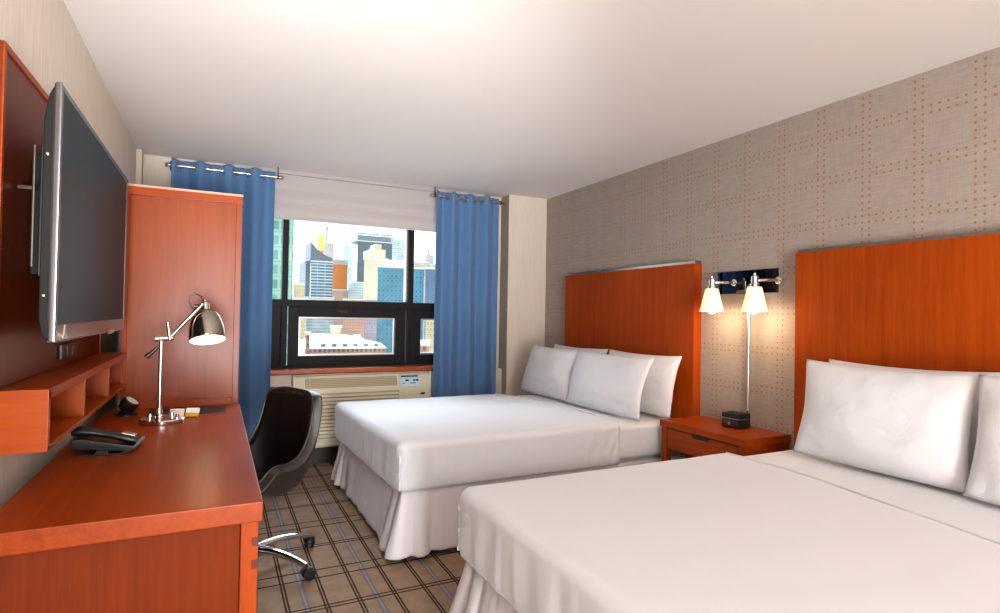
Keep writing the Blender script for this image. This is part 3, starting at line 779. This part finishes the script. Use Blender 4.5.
for k in range(5):
    a = ang0 + k * 2 * math.pi / 5
    d = Vector((math.cos(a), math.sin(a), 0))
    def arm_f(u, v):
        r_ = .025 + (RA - .02) * u
        z = .098 - .03 * u ** 1.6 + .012 * math.sin(math.pi * u)
        w = .024 * (1 - .45 * u); h_ = .019 * (1 - .35 * u)
        q = 2 * math.pi * v
        s = Vector((-d.y, d.x, 0))
        return d * r_ + s * (w * math.copysign(abs(math.cos(q)) ** .7, math.cos(q))) + Vector((0, 0, z + h_ * math.copysign(abs(math.sin(q)) ** .8, math.sin(q))))
    bm = bmesh.new(); Vg = grid(bm, arm_f, 16, 20); bmesh.ops.remove_doubles(bm, verts=bm.verts, dist=1e-5)
    bnd = [e for e in bm.edges if e.is_boundary]; bmesh.ops.holes_fill(bm, edges=bnd); bmesh.ops.recalc_face_normals(bm, faces=bm.faces)
    arm_o = obj('leg', bm, M['chrome'], ch, local=True, smooth=60)
    c = d * RA; tdir = Vector((math.cos(a + 1.0), math.sin(a + 1.0), 0)); axd = Vector((-tdir.y, tdir.x, 0))
    wc = c + tdir * .012 + Vector((0, 0, .0265))
    bm = bmesh.new()
    for s in (-1, 1): lathe(bm, [(.018, -.009), (.0255, -.0075), (.0265, 0), (.0255, .0075), (.018, .009)], wc + axd * s * .015, axd, 20)
    lathe(bm, [(.009, -.01), (.009, .01)], wc, axd, 12)
    cs = obj('caster', bm, M['plastic'], ch, local=True)
    bm = bmesh.new(); tube(bm, [c + Vector((0, 0, .03)), c + Vector((0, 0, .072))], .007, 10)
    t = bmesh.new()
    hood = []
    for i in range(9):
        b2 = math.pi * i / 8
        hood.append(wc + tdir * (.030 * math.cos(b2)) + Vector((0, 0, .031 * math.sin(b2))))
    for i in range(8):
        p, q2 = hood[i], hood[i+1]
        vs = [t.verts.new(p - axd * .027), t.verts.new(p + axd * .027), t.verts.new(q2 + axd * .027), t.verts.new(q2 - axd * .027)]
        t.faces.new(vs)
    bmesh.ops.remove_doubles(t, verts=t.verts, dist=1e-5); merge(bm, t)
    obj('hood', bm, M['plastic'], cs, local=True, solid=.003, offs=0)

# ------------------------------------------------------------------ beds
MZ = .598
def nz(p, s, seed): return noise.noise(Vector((p.x * s + seed, p.y * s - seed, p.z * s)))
def make_bed(y0, y1, seed, bend, label_bed, label_cov, label_hb, hb0, hb1, skew=0.):
    x0, x1 = .855, 2.845
    bed = thing('bed', label_bed, 'bed', ((x0+x1)/2, (y0+y1)/2, 0), group='white hotel beds')
    crown = lambda p: .012 * math.sin(math.pi * min(1, max(0, (p.x-x0)/(x1-x0)))) ** .5 * math.sin(math.pi * min(1, max(0, (p.y-y0)/(y1-y0)))) ** .7
    def sk_(x, y): return -skew * (y - y0) / (y1 - y0) * max(0, 1 - (x - x0) / 1.3)
    def dm(p, d):
        if p.x > 2.1 and p.z < MZ - .04: d = d * (1 + 5 * noise.noise(Vector((p.x * 20 - p.z * 22, p.z * 9, seed))))
        return Vector((sk_(p.x, p.y), 0, crown(p) if p.z > MZ - .06 else 0)) + d * .0015 * nz(p, 9, seed)
    obj('mattress', soft_box(x0+.016, x1, y0+.016, y1-.016, .36, MZ-.015, .036, .05, dm), M['linen'], bed, smooth=180)
    obj('box_base', B(x0+.07, x1, y0+.06, y1-.06, .03, .36, bev=.01), M['linen'], bed)
    # pleated skirt on foot and both long sides
    cr = .03
    path = []
    def add(a, b, n_):
        for i in range(n_): path.append((Vector(a).lerp(Vector(b), i / n_)))
    xi, ya, yb_ = x0 + .03, y0 + .025, y1 - .025
    L1, L2 = x1 - xi, yb_ - ya
    n1, n2 = 150, 130
    segs = [((x1, yb_), (xi, yb_), n1, (0, 1)), ((xi, yb_), (xi, ya), n2, (-1, 0)), ((xi, ya), (x1, ya), n1, (0, -1))]
    P = []
    for a, b, n_, nn in segs:
        A_, B_ = Vector(a), Vector(b); Lg = (B_ - A_).length
        for i in range(n_ + (1 if nn == (0, -1) else 0)):
            q = A_.lerp(B_, i / n_); nrm = Vector(nn)
            # round the corners of the normals
            for cpt, nA, nB in (((xi, yb_), (0, 1), (-1, 0)), ((xi, ya), (-1, 0), (0, -1))):
                dd = (q - Vector(cpt)).length
                if dd < .12:
                    w_ = .5 * (1 - dd / .12)
                    oth = Vector(nB) if nn == nA else Vector(nA)
                    nrm = (Vector(nn) * (1 - w_) + oth * w_)
                    nrm.normalize()
            P.append((q, nrm, min((q - Vector((xi, yb_))).length, (q - Vector((xi, ya))).length)))
    nv = 18
    def fs(u, v):
        q, nrm, dc = P[min(int(round(u * (len(P) - 1))), len(P) - 1)]
        s = q.x * 1.0 + q.y * 1.7
        t_ = v ** 1.1
        near = math.exp(-(dc / .13) ** 2)
        hd = min(1, max(0, (2.5 - q.x) / .4)) if abs(nrm.y) > .9 else 1
        o = t_ * (.02 + .036 * hd + .055 * near + .013 * noise.noise(Vector((s * 5, seed, 0))) + .006 * noise.noise(Vector((s * 22, seed, v)))
                  + .045 * near * noise.noise(Vector((dc * 17 * (1 if abs(nrm.x) > .7 else -1), seed, .3))))
        o -= t_ ** .7 * .045 * (math.exp(-((dc - .055) / .02) ** 2) + .5 * math.exp(-((dc - .15) / .02) ** 2))
        o += .0005 * math.sin(s * 70) * (1 - t_) 
        z = .346 - (.346 - .032) * v - .010 * v * noise.noise(Vector((s * 6, seed + 4, 0)))
        if v > .9: z += .012 * near * noise.noise(Vector((dc * 20, seed, 2)))
        return (q.x + nrm.x * o + sk_(q.x, q.y) * .8 * (1 - .7 * t_), q.y + nrm.y * o, z)
    bm = bmesh.new(); grid(bm, fs, len(P) - 1, nv)
    sk = obj('bed_skirt', bm, M['skirt'], bed, smooth=180, solid=.004, offs=0)
    # coverlet
    fx = 2.26
    def dc_(p, d):
        v = Vector((0, 0, crown(p) if p.z > MZ - .06 else 0))
        if p.z < MZ - .02:
            sidew = min(1, (MZ - p.z) / .1)
            s = p.x * 3 + p.y * 3
            v += d * sidew * (.006 * noise.noise(Vector((s * 4, p.z * 2.5, seed))) + .0035 * noise.noise(Vector((s * 13, p.z * 3, seed + 2))))
            dcor = ((p.x - x0) ** 2 + (p.y - y1) ** 2) ** .5
            dcor = min(dcor, ((p.x - x0) ** 2 + (p.y - y0) ** 2) ** .5)
            v += d * .006 * math.exp(-(dcor / .09) ** 2) * noise.noise(Vector((p.z * 45, p.x * 30, seed)))
            headw = max(0, (p.x - 1.7) / .5)
            v += d * headw * (.010 * noise.noise(Vector((p.x * 9 + p.z * 9, p.z * 12, seed + 5))) + .009 * noise.noise(Vector((p.x * 26 - p.z * 16, p.z * 7, seed + 6))))
            if p.z < .40: v += -d * .014 * ((.40 - p.z) / .05) ** 2 * .5
        else:
            v += Vector((0, 0, .0035 * nz(p, 3.2, seed) + .0015 * nz(p, 9, seed)))
        v.x += sk_(p.x, p.y) + bend(p.y) * max(0, (p.x - 1.5) / .76) ** 2
        return v
    bm = soft_box(x0, 2.9, y0, y1, .30, MZ, .036, .018, dc_, keep=lambda c: c.x < fx and c.z > .356)
    bmesh.ops.recalc_face_normals(bm, faces=bm.faces); normal_fix(bm, True)
    cv = tag(obj('coverlet', bm, M['coverlet'], smooth=180, solid=.007, offs=1), label_cov, 'coverlet', 'white coverlets')
    # turned hem along the head-side edge
    bm = bmesh.new()
    pts = []
    for i in range(61):
        y = y0 + .03 + (y1 - y0 - .06) * i / 60
        p = Vector((fx + .004 + bend(y), y, MZ)); pts.append((p.x + .004 * noise.noise(Vector((y * 3, seed, 0))), y, MZ + crown(p) + .0075 + .0015 * noise.noise(Vector((y * 9, seed, 1)))))
    tube(bm, pts, .0055, 8); obj('hem', bm, M['coverlet'], cv)
    # ruffled seams down the foot corners
    for cy, sy in ((y0, -1), (y1, 1)):
        bm = bmesh.new(); pts = []; rs = []
        for i in range(40):
            z = .36 + (MZ - .06 - .36) * i / 39
            pts.append((x0 + sk_(x0, cy) + .004 + .005 * noise.noise(Vector((z * 60, seed, cy))), cy - sy * .004 + sy * .006 * noise.noise(Vector((z * 50, cy, seed))), z))
            rs.append(.006 + .004 * noise.noise(Vector((z * 70, cy, seed + 8))))
        tube(bm, pts, rs, 8); obj('corner_seam', bm, M['coverlet'], cv)
    # headboard
    hb = thing('headboard', label_hb, 'headboard', (2.9, (hb0+hb1)/2, 0), group='cherry headboards')
    obj('panel', B(2.862, 2.893, hb0+.002, hb1-.002, .02, 1.64, bev=.002), M['headboard'], hb)
    for a, b in ((hb0, hb0+.02), (hb1-.02, hb1)):
        obj('edge_strip', B(2.8615 + .001, XR-.001, a-.0005 if a == hb0 else a, b if a == hb0 else b+.0005, .02, 1.6405, bev=.002), M['edge'], hb)
    obj('metal_trim', B(2.875, 2.93, hb0+.004, hb1-.004, 1.638, 1.66, bev=.002), M['trim_metal'], hb)
    return bed

make_bed(2.835, 4.30, 3.1, lambda y: -.17 * max(0, (y - 3.5) / .75) ** 1.3 + .02, 'white double bed by the window, foot toward the desk chair', 'smooth white coverlet on the bed nearer the window', 'cherry wood headboard of the bed nearer the window', 2.812, 4.385, .055)
make_bed(.50, 2.03, 8.4, lambda y: -.15 * max(0, (1.65 - y) / .75), 'large white bed in the foreground at lower right', 'smooth white coverlet on the foreground bed', 'cherry wood headboard of the foreground bed, right of the wall lamp', .47, 2.07)

def pillow(name, label, loc, wdt, hgt, thk, lean, yaw, seed, group, roll=0.):
    """local X width, local Z height, local Y thickness; faces -Y before the yaw"""
    bm = bmesh.new(); nu, nv = 36, 26
    def side(s):
        def f(a, b):
            u, v = a * 2 - 1, b * 2 - 1
            x = u * wdt / 2 * (1 - .055 * (1 - v * v) * abs(u) ** 3)
            z = v * hgt / 2 * (1 - (.075 if v > 0 else -.012) * (1 - u * u) * abs(v) ** 3)
            h = thk / 2 * ((1 - abs(u) ** 2.6) * (1 - abs(v) ** 2.4)) ** .62
            e = min(1, (1 - max(abs(u), abs(v))) * 6)
            h *= 1 + .12 * noise.noise(Vector((u * 1.6, v * 1.6, seed)))
            cr_ = max(0, (u * u + v * v) - .55)
            h += e * (.006 * noise.noise(Vector((u * 4, v * 4, seed + s))) + .012 * cr_ * noise.noise(Vector((u * 9 + v * 5, v * 3 - u * 5, seed + 2 * s))))
            y = s * h + .015 * noise.noise(Vector((u * 1.3, v * 1.3, seed + 7)))
            return (x, y, z)
        return f
    grid(bm, side(-1), nu, nv); grid(bm, side(1), nu, nv, flip=True)
    bmesh.ops.remove_doubles(bm, verts=bm.verts, dist=1e-4); bmesh.ops.recalc_face_normals(bm, faces=bm.faces)
    m = Matrix.Translation((0, 0, hgt / 2)) 
    bmesh.ops.transform(bm, matrix=Matrix.Rotation(R(-lean), 4, 'X') @ Matrix.Rotation(R(roll), 4, 'Y') @ m, verts=bm.verts)
    root = thing('pillow', label, 'pillow', loc, R(yaw), group)
    obj('pillowcase', bm, M['pillow'], root, local=True, smooth=180)
    return root
g1, g2 = 'pillows on the bed by the window', 'pillows on the foreground bed'
# yaw -90: local -Y (front) looks toward -X
pillow('pillow', 'rear white pillow at the window-side end against the headboard', (2.67, 4.015, .610), .80, .42, .15, 14, -90, 1.3, g1)
pillow('pillow', 'rear white pillow nearest the nightstand against the headboard', (2.67, 3.21, .610), .78, .42, .15, 14, -90, 2.7, g1)
pillow('pillow', 'front white pillow nearer the window on the window-side bed', (2.43, 4.045, .610), .76, .42, .15, 17, -90, 4.4, g1)
pillow('pillow', 'front white pillow nearer the nightstand on the window-side bed', (2.42, 3.265, .610), .84, .42, .15, 17, -89, 6.2, g1)
pillow('pillow', 'rear white pillow on the foreground bed, mostly hidden behind the front one', (2.765, 1.49, .612), .73, .465, .09, 8, -90, 9.1, g2)
pillow('pillow', 'rear white pillow at the right edge of the foreground bed', (2.765, .75, .612), .72, .465, .09, 8, -90, 10.6, g2)
pillow('pillow', 'big front white pillow beside the nightstand on the foreground bed', (2.60, 1.51, .612), .74, .47, .15, 12, -90, 11.8, g2)
pillow('pillow', 'front white pillow cut by the right edge of the photo', (2.55, .77, .612), .74, .475, .15, 14, -90, 13.3, g2)

# ------------------------------------------------------------------ nightstand
ns = thing('nightstand', 'cherry wood nightstand with one drawer between the two beds', 'nightstand', (2.75, 2.46, 0))
nx0, nx1, ny0, ny1 = 2.56, 2.93, 2.135, 2.79
obj('top', B(nx0-.004, nx1, ny0, ny1, .578, .62, bev=.003), M['cherryY'], ns)
for x in (nx0+.006, nx1-.05):
    for y in (ny0+.006, ny1-.05): obj('leg', B(x, x+.044, y, y+.044, 0, .578, bev=.003), M['cherryZ'], ns)
obj('side_panel', B(nx0+.05, nx1-.05, ny1-.03, ny1-.012, .43, .578), M['cherryX'], ns)
obj('side_panel', B(nx0+.05, nx1-.05, ny0+.012, ny0+.03, .43, .578), M['cherryX'], ns)
obj('back_panel', B(nx1-.03, nx1-.012, ny0+.05, ny1-.05, .12, .578), M['cherryY'], ns)
dr = obj('drawer', B(nx0+.012, nx0+.032, ny0+.055, ny1-.055, .445, .570, bev=.002), M['cherryY'], ns)
obj('pull_slot', B(nx0+.0105, nx0+.02, 2.40, 2.53, .548, .571, bev=.002), M['black'], dr)
obj('lower_shelf', B(nx0+.02, nx1-.02, ny0+.03, ny1-.03, .15, .17), M['cherryY'], ns)
obj('divider', B(nx0+.02, nx0+.035, ny0+.05, ny1-.05, .5702, .578), M['black'], ns)  # black strip paints in the shade of the gap above the drawer
# clock radio
cr = thing('clock_radio', 'small black clock radio with silver band on the nightstand', 'clock radio', (2.80, 2.405, .62), R(6))
obj('case', B(-.055, .055, -.062, .062, 0, .09, bev=.008), M['plastic'], cr, local=True)
obj('silver_band', B(-.0565, .0565, -.0635, .0635, .055, .06, bev=.001), M['nickel'], cr, local=True)
obj('display', B(-.0585, -.05, -.05, .05, .012, .05, bev=.003), M['bezel'], cr, local=True)
bm = bmesh.new(); lathe(bm, [(.0, 0), (.008, 0), (.008, .003), (0, .004)], (-.058, .006, .03), (-1, 0, 0), 16, close=False); obj('mark', bm, M['red'], cr, local=True)
for y in (-.03, 0, .03): obj('key', B(-.03, .01, y-.01, y+.01, .089, .095, bev=.002), M['plastic_grey'], cr, local=True)

# ------------------------------------------------------------------ wall lamp
wl = thing('wall_lamp', 'chrome wall lamp with two lit opal shades above the nightstand', 'wall lamp', (XR, 2.45, 1.5))
obj('mirror_plate', B(2.915, XR-.001, 2.222, 2.69, 1.428, 1.572, bev=.004), M['mirror'], wl)
SXc = 2.775
for y in (2.262, 2.578):
    bm = bmesh.new(); tube(bm, [(2.916, y-.05, 1.498), (2.86, y-.05, 1.498), (2.82, y-.035, 1.497), (SXc+.006, y-.004, 1.495)], .0085, 12); lathe(bm, [(.022, 0), (.022, .006), (.012, .012)], (2.916, y-.05, 1.498), (-1, 0, 0), 20); a_ = obj('arm', bm, M['chrome'], wl)
    bm = bmesh.new(); lathe(bm, [(.027, 1.452), (.027, 1.475), (.021, 1.48), (.021, 1.515), (.014, 1.522), (.008, 1.525), (.008, 1.535), (.003, 1.54)], (SXc, y, 0), (0, 0, 1), 24); obj('lamp_holder', bm, M['chrome'], a_)
    bm = bmesh.new(); lathe(bm, [(.036, 1.457), (.04, 1.45), (.07, 1.322), (.072, 1.314)], (SXc, y, 0), (0, 0, 1), 40, close=False)
    obj('lamp_shade', bm, M['shade'], wl, solid=.004, offs=-1)
    bm = bmesh.new(); lathe(bm, [(0, 1.30), (.018, 1.306), (.028, 1.325), (.028, 1.35), (.016, 1.39), (.013, 1.455)], (SXc, y, 0), (0, 0, 1), 24, close=False); obj('bulb', bm, M['bulb'], wl)
bm = bmesh.new(); tube(bm, [(2.90, 2.405, .715), (2.90, 2.405, 1.43)], .0095, 14); tube(bm, [(2.90, 2.405, 1.43), (2.90, 2.405, 1.47), (2.916, 2.405, 1.48)], .0095, 14); obj('cord_cover', bm, M['nickel'], wl)
bm = bmesh.new(); tube(bm, [(2.90, 2.405, .72), (2.90, 2.41, .64), (2.912, 2.43, .634), (2.915, 2.5, .632)], .0035, 8); obj('cord', bm, M['plastic'], wl)

# ------------------------------------------------------------------ the city outside
GZ = -48.
U = 3.                      # the layout below is in units of 3 m
struct('street_ground', B(-2200, 4500, 20, 4500, GZ*U-1, GZ*U, bev=0), plain('asphalt', '#8d8a86', .9, vscale=.02, var=.2))
F = dict(
    teal_res=facade('pale_green_curtain_wall', '#8cc4ae', '#4f8f86', 4.4, 3.2, .6, .8, var=.35),
    navy=facade('navy_glass', '#b8d2dc', '#2f566b', 3.6, 9., .6, .95, var=.3),
    navy2=facade('navy_side', '#5f7f8d', '#24475c', 3.6, 3., .7, .9),
    orange=facade('orange_netting', '#e8832c', '#c96a22', 3.4, 2.4, .35, .5),
    pink=facade('pink_brick', '#dcae96', '#8b7468', 3.2, 2.6, .45, .42),
    dark=facade('dark_glass', '#4c6a79', '#2d4c5c', 3.8, 1.6, .75, .7),
    beige=facade('cream_masonry', '#e9dcb9', '#a8a184', 3.2, 2.3, .5, .45),
    band=facade('white_bands', '#e6eef0', '#9db4bf', 3.6, 30, .45, .98),
    teal=facade('teal_cladding', '#3d89a2', '#22586f', 3.4, 3., .4, .42),
    purple=facade('violet_cladding', '#5a7495', '#4a607c', 3.6, 3.1, .25, .3),
    ltblue=facade('ice_blue_glass', '#cfe6f2', '#9fc7dc', 6, 3.5, .7, .7),
    grey=facade('grey_concrete', '#c9c5bd', '#8a8c8c', 3.6, 3, .5, .5),
    brick=facade('red_brick', '#c98a6c', '#54525a', 4.2, 2.6, .5, .55, var=.1),
    mauve=facade('mauve_masonry', '#c7b0b6', '#8f8590', 3.2, 2.2, .5, .5),
    paleblue=facade('pale_blue_glass', '#dbe9ec', '#78a2b4', 3.4, 2.1, .6, .6),
    tan=facade('tan_masonry', '#e4cfa6', '#a58f70', 3.0, 1.6, .5, .45),
    snow=plain('snowy_roof', '#fbfaf8', .9, vscale=.3, var=.04),
    flat=plain('roof_gravel', '#b9b3ab', .9, vscale=.3),
    yellow=plain('crane_yellow', '#e2bf3f', .5), red=plain('crane_red', '#c0564a', .6), white=plain('white_panel', '#f2efec', .6), steel=plain('dark_steel', '#5a6a74', .5),
)
def up(bm):
    """layout units to metres"""
    bmesh.ops.transform(bm, matrix=Matrix.Translation((0, 0, 1.268 - 1.268 * U)) @ Matrix.Scale(U, 4), verts=bm.verts); return bm
def CB(*a, **k): return B(*a, **k)
def cobj(name, bm, mat, parent): return obj(name, up(bm), mat, parent)
def block(x0, x1, y, dep, z0, z1, out=0.):
    """block whose flanks run back obliquely, following the slanted street grid"""
    q = 1 + (dep + 2 * out) / y
    t_ = bmesh.new()
    pts = [(x0 - out, y - out), (x1 + out, y - out), ((x1 + out) * q, y + dep + out), ((x0 - out) * q, y + dep + out)]
    lo = [t_.verts.new((a, b, z0)) for a, b in pts]; hi = [t_.verts.new((a, b, z1)) for a, b in pts]
    t_.faces.new(lo[::-1]); t_.faces.new(hi)
    for n_ in range(4): t_.faces.new((lo[n_], lo[(n_+1) % 4], hi[(n_+1) % 4], hi[n_]))
    bmesh.ops.recalc_face_normals(t_, faces=t_.faces)
    return t_
def bld(x0, x1, y, dep, zt, mat, label, name='tower', roof=None):
    t = thing(name, label, 'building', ((x0+x1)/2*U, (y+dep/2)*U, GZ*U), group='city buildings outside')
    cobj('facade', block(x0, x1, y, dep, GZ+.85, zt), F[mat], t)
    cobj('roof', block(x0, x1, y, dep, zt, zt+.4, .1), F[roof or 'flat'], t)
    return t
bld(-6, 6.75, 60, 16, 40, 'teal_res', 'pale green glass tower at the left of the window')
# navy tower with slanted crown and lower dark wing
t = bld(32.4, 40.8, 230, 26, 21, 'navy', 'navy glass tower with white bands and a pointed crown')
cobj('wing', CB(30.6, 32.4, 231, 250, GZ+.85, 21.2, bev=0), F['navy2'], t)
bm = bmesh.new(); prism(bm, [(32.2, 21.4), (40.6, 21.4), (40.6, 22.6), (37.2, 24.0), (34.6, 26.0), (33.2, 27.6), (32.2, 28.6)], 'y', 229.8, 244); cobj('crown', bm, F['dark'], t)
t = bld(51.4, 60.6, 300, 22, 26.3, 'orange', 'orange netted tower under construction')
cobj('top_floor', CB(51.2, 60.8, 299.6, 322, 26.8, 28.6, bev=0), F['grey'], t)
bld(49.6, 61.0, 290, 8, 12.5, 'pink', 'pinkish brick block in front of the orange tower')
t = bld(73.0, 77.1, 480, 6, 52, 'red', 'slim red and yellow tower behind the navy tower')
cobj('cap', CB(73.0, 77.6, 480, 486, 52.6, 64.5, bev=0), F['yellow'], t)
t = bld(82.5, 92.5, 520, 12, 63, 'grey', 'grey concrete tower topped by a crane mast')
bm = bmesh.new()
for i in range(9):
    z = 63.6 + i * 1.6
    for a, b in (((86.0, 521, z), (87.2, 521, z + 1.6)), ((87.2, 521, z), (86.0, 521, z + 1.6))): tube(bm, [a, b], .22, 6)
for x in (86.0, 87.2): tube(bm, [(x, 521, 63.5), (x, 521, 79)], .3, 6)
tube(bm, [(83, 521, 76.5), (86.6, 521, 79.2), (94, 521, 77)], .28, 6); tube(bm, [(83, 521, 76.2), (94, 521, 76.6)], .3, 6)
cobj('crane', bm, F['steel'], t)
t = bld(116.6, 126, 600, 20, 62, 'ltblue', 'thin ice blue glass tower in the distance')
cobj('upper_tier', CB(117.8, 125, 601, 616, 62.6, 72, bev=0), F['ltblue'], t)
t = bld(61.2, 78.6, 280, 40, 36.6, 'dark', 'tall dark glass slab tower with a latticed top')
bm = bmesh.new()
for i in range(10): box(bm, 61.2 + i * 1.92, 61.5 + i * 1.92, 279.8, 280.2, 37.2, 40.2, bev=0)
box(bm, 61.0, 78.9, 279.7, 280.4, 40.2, 40.8, bev=0); box(bm, 61.4, 78.4, 281, 300, 37.2, 39.8, bev=0); cobj('lattice', bm, F['steel'], t)
t = bld(50.8, 60.4, 220, 16, 22.5, 'beige', 'stepped cream masonry tower before the dark slab')
cobj('upper_tier', CB(53.4, 59.4, 221, 233, 23.1, 26.4, bev=0), F['beige'], t); cobj('upper_tier', CB(55.4, 58, 222, 230, 26.4, 28.6, bev=0), F['beige'], t)
bld(94.0, 107, 350, 20, 48.5, 'band', 'white banded tower right of the dark slab')
bld(53.4, 62.5, 200, 14, 20.2, 'white', 'plain white block above the teal building')
bld(33.2, 44.4, 130, 24, 12.0, 'teal', 'wide teal clad building at the right of the window')
bld(44.65, 49.5, 129.4, 24, 12.1, 'purple', 'violet blue block joined to the teal building')
t = bld(238.7, 256, 700, 20, 66, 'grey', 'pale stepped tower far off at the right')
cobj('upper_tier', CB(242, 252.5, 702, 716, 66.6, 78, bev=0), F['grey'], t)
bm = bmesh.new(); lathe(bm, [(4, 78), (2.6, 84), (.5, 92)], (247, 708, 0), (0, 0, 1), 12); cobj('spire', bm, F['grey'], t)
bld(51.6, 66, 252, 10, 14.6, 'paleblue', 'low pale blue glass block below the orange tower')
bld(127, 141, 400, 12, 39.4, 'grey', 'pale grey block in the distance right of the mullion')
bld(22.8, 26.3, 200, 10, 10.4, 'tan', 'narrow tan block beside the green tower')
bld(17.2, 20.3, 150, 14, 4.3, 'tan', 'tan building with small windows at lower left of the window')
bld(39.0, 47.3, 200, 14, 5.8, 'pink', 'pink brick building seen through the lower sash')
bld(41.6, 47.4, 178, 14, 5.5, 'mauve', 'mauve masonry building seen through the lower sash')
bld(26.6, 38.8, 215, 12, 6.5, 'paleblue', 'pale blue glass building seen through the lower sash')
bld(14.0, 14.75, 104, 5, -2.8, 'brick', 'narrow brick chimney block at the left of the snowy roof')
t = thing('low_building', 'low brick building with a wide snowy white roof', 'building', (22.5*U, 118*U, GZ*U))
cobj('facade', CB(14.9, 30.0, 110, 128, GZ+.5, -5.6, bev=0), F['brick'], t)
bm = bmesh.new(); prism(bm, [(14.7, -5.6), (30.2, -5.6), (29.0, -4.6), (26.4, -4.3), (25.4, -3.6), (18.2, -3.5), (17.0, -4.6), (15.4, -4.9)], 'y', 109.8, 128); cobj('roof', bm, F['snow'], t)
for i in range(6):
    x = 17.6 + i * 2.0
    cobj('dormer', CB(x, x+.8, 109.5, 111, -5.2, -4.7, bev=0), F['steel'], t)
for x, z in ((19, -3.5), (21.2, -3.5), (24.4, -3.55)): cobj('roof_unit', CB(x, x+1.1, 112, 113.5, z-.2, z+.45, bev=.05), F['white'], t)
bld(23.0, 25.4, 131, 5, -2.2, 'tan', 'small yellowish penthouse behind the snowy roof')
bld(31.2, 34.2, 90, 10, 1.9, 'tan', 'tan building seen through the right lower sash')
bld(23.2, 24.8, 70, 8, -2.9, 'brick', 'low brick block seen through the right lower sash')

# ------------------------------------------------------------------ light
w = bpy.data.worlds.new('World'); S.world = w; w.use_nodes = True
nt = w.node_tree; bg = nt.nodes['Background']
tc = N(nt, 'ShaderNodeTexCoord'); sx = N(nt, 'ShaderNodeSeparateXYZ'); nt.links.new(tc.outputs['Generated'], sx.inputs[0])
rp = N(nt, 'ShaderNodeValToRGB'); rp.color_ramp.elements[0].position = .0; rp.color_ramp.elements[0].color = (1, 1, 1, 1)
rp.color_ramp.elements[1].position = .6; rp.color_ramp.elements[1].color = (.72, .86, 1, 1)
nt.links.new(sx.outputs[2], rp.inputs[0]); nt.links.new(rp.outputs[0], bg.inputs[0]); ms = math_chain(nt)
def smooth(v, a, b, lo, hi):
    n = N(nt, 'ShaderNodeMapRange', interpolation_type='SMOOTHSTEP')
    for k, q in enumerate((a, b, lo, hi)): n.inputs[k + 1].default_value = q
    nt.links.new(v, n.inputs[0]); return n.outputs[0]
# overcast, plus unseen glow added high on the window side to light the room
glow = ms('MULTIPLY', smooth(sx.outputs[2], .22, .6, 0, 1), smooth(sx.outputs[1], 0, .35, 0, 1))
nt.links.new(ms('ADD', ms('MULTIPLY', glow, 17.), 1.4), bg.inputs[1])

def light(name, kind, loc, energy, color=(1, 1, 1), rot=(0, 0, 0), **kw):
    d = bpy.data.lights.new(name, kind); d.energy = energy; d.color = color
    for k, v in kw.items(): setattr(d, k, v)
    o = bpy.data.objects.new(name, d); COL.objects.link(o); o.location = loc; o.rotation_euler = rot
    return o
light('sun', 'SUN', (0, -20, 40), 1.2, (1, .96, .9), (R(52), 0, R(-18)), angle=R(2))
warm = (1, .87, .74)
light('added_fill', 'AREA', (.1, -3.3, 1.95), 48, (.92, .98, 1), (R(82), 0, R(-10)), shape='DISK', size=1.0)  # added fill light behind the camera, no fixture known there
light('added_uplight', 'AREA', (.4, -3.1, .45), 128, (.9, .975, 1), (R(118), 0, R(-10)), shape='SQUARE', size=1.0)  # added low fill behind the camera, lifts the ceiling and walls
light('added_bounce', 'AREA', (-.3, -.3, 1.1), 3, (.88, .97, 1), (R(135), 0, R(-14)), shape='DISK', size=.5)  # added bounce light behind the camera, no real floor lamp
aim = Vector((.9, 4.6, 2.9)) - Vector((-.2, -.3, 1.0))
light('added_spot', 'SPOT', (-.2, -.3, 1.0), 345, (.9, .97, 1), aim.to_track_quat('-Z', 'Y').to_euler(), spot_size=R(52), spot_blend=1., shadow_soft_size=.25)  # added unseen spot that brightens the far ceiling
for y in (2.262, 2.578): light('wall_lamp_light', 'POINT', (SXc, y, 1.29), 1.7, (1, .72, .42), shadow_soft_size=.03)
light('desk_lamp_light', 'POINT', SC - ax * .02, .1, (1, .8, .55), shadow_soft_size=.06)

# ------------------------------------------------------------------ camera
cam = bpy.data.cameras.new('Camera'); co = bpy.data.objects.new('Camera', cam); COL.objects.link(co); S.camera = co
cam.sensor_fit = 'HORIZONTAL'; cam.sensor_width = 36; cam.lens = 36 * 565.675 / 1000; cam.clip_start = .05; cam.clip_end = 4000
m = Matrix(((0.893976, -0.022169, -0.447566), (-0.447791, -0.00624, -0.894116), (0.017029, 0.999735, -0.015506))).to_4x4()
co.matrix_world = Matrix.Translation((0, 0, 1.268)) @ m
vs = S.view_settings
vs.view_transform = 'Standard'; vs.look = 'None'; vs.exposure = .88; vs.gamma = 1.; vs.use_curve_mapping = False
S.display_settings.display_device = 'sRGB'
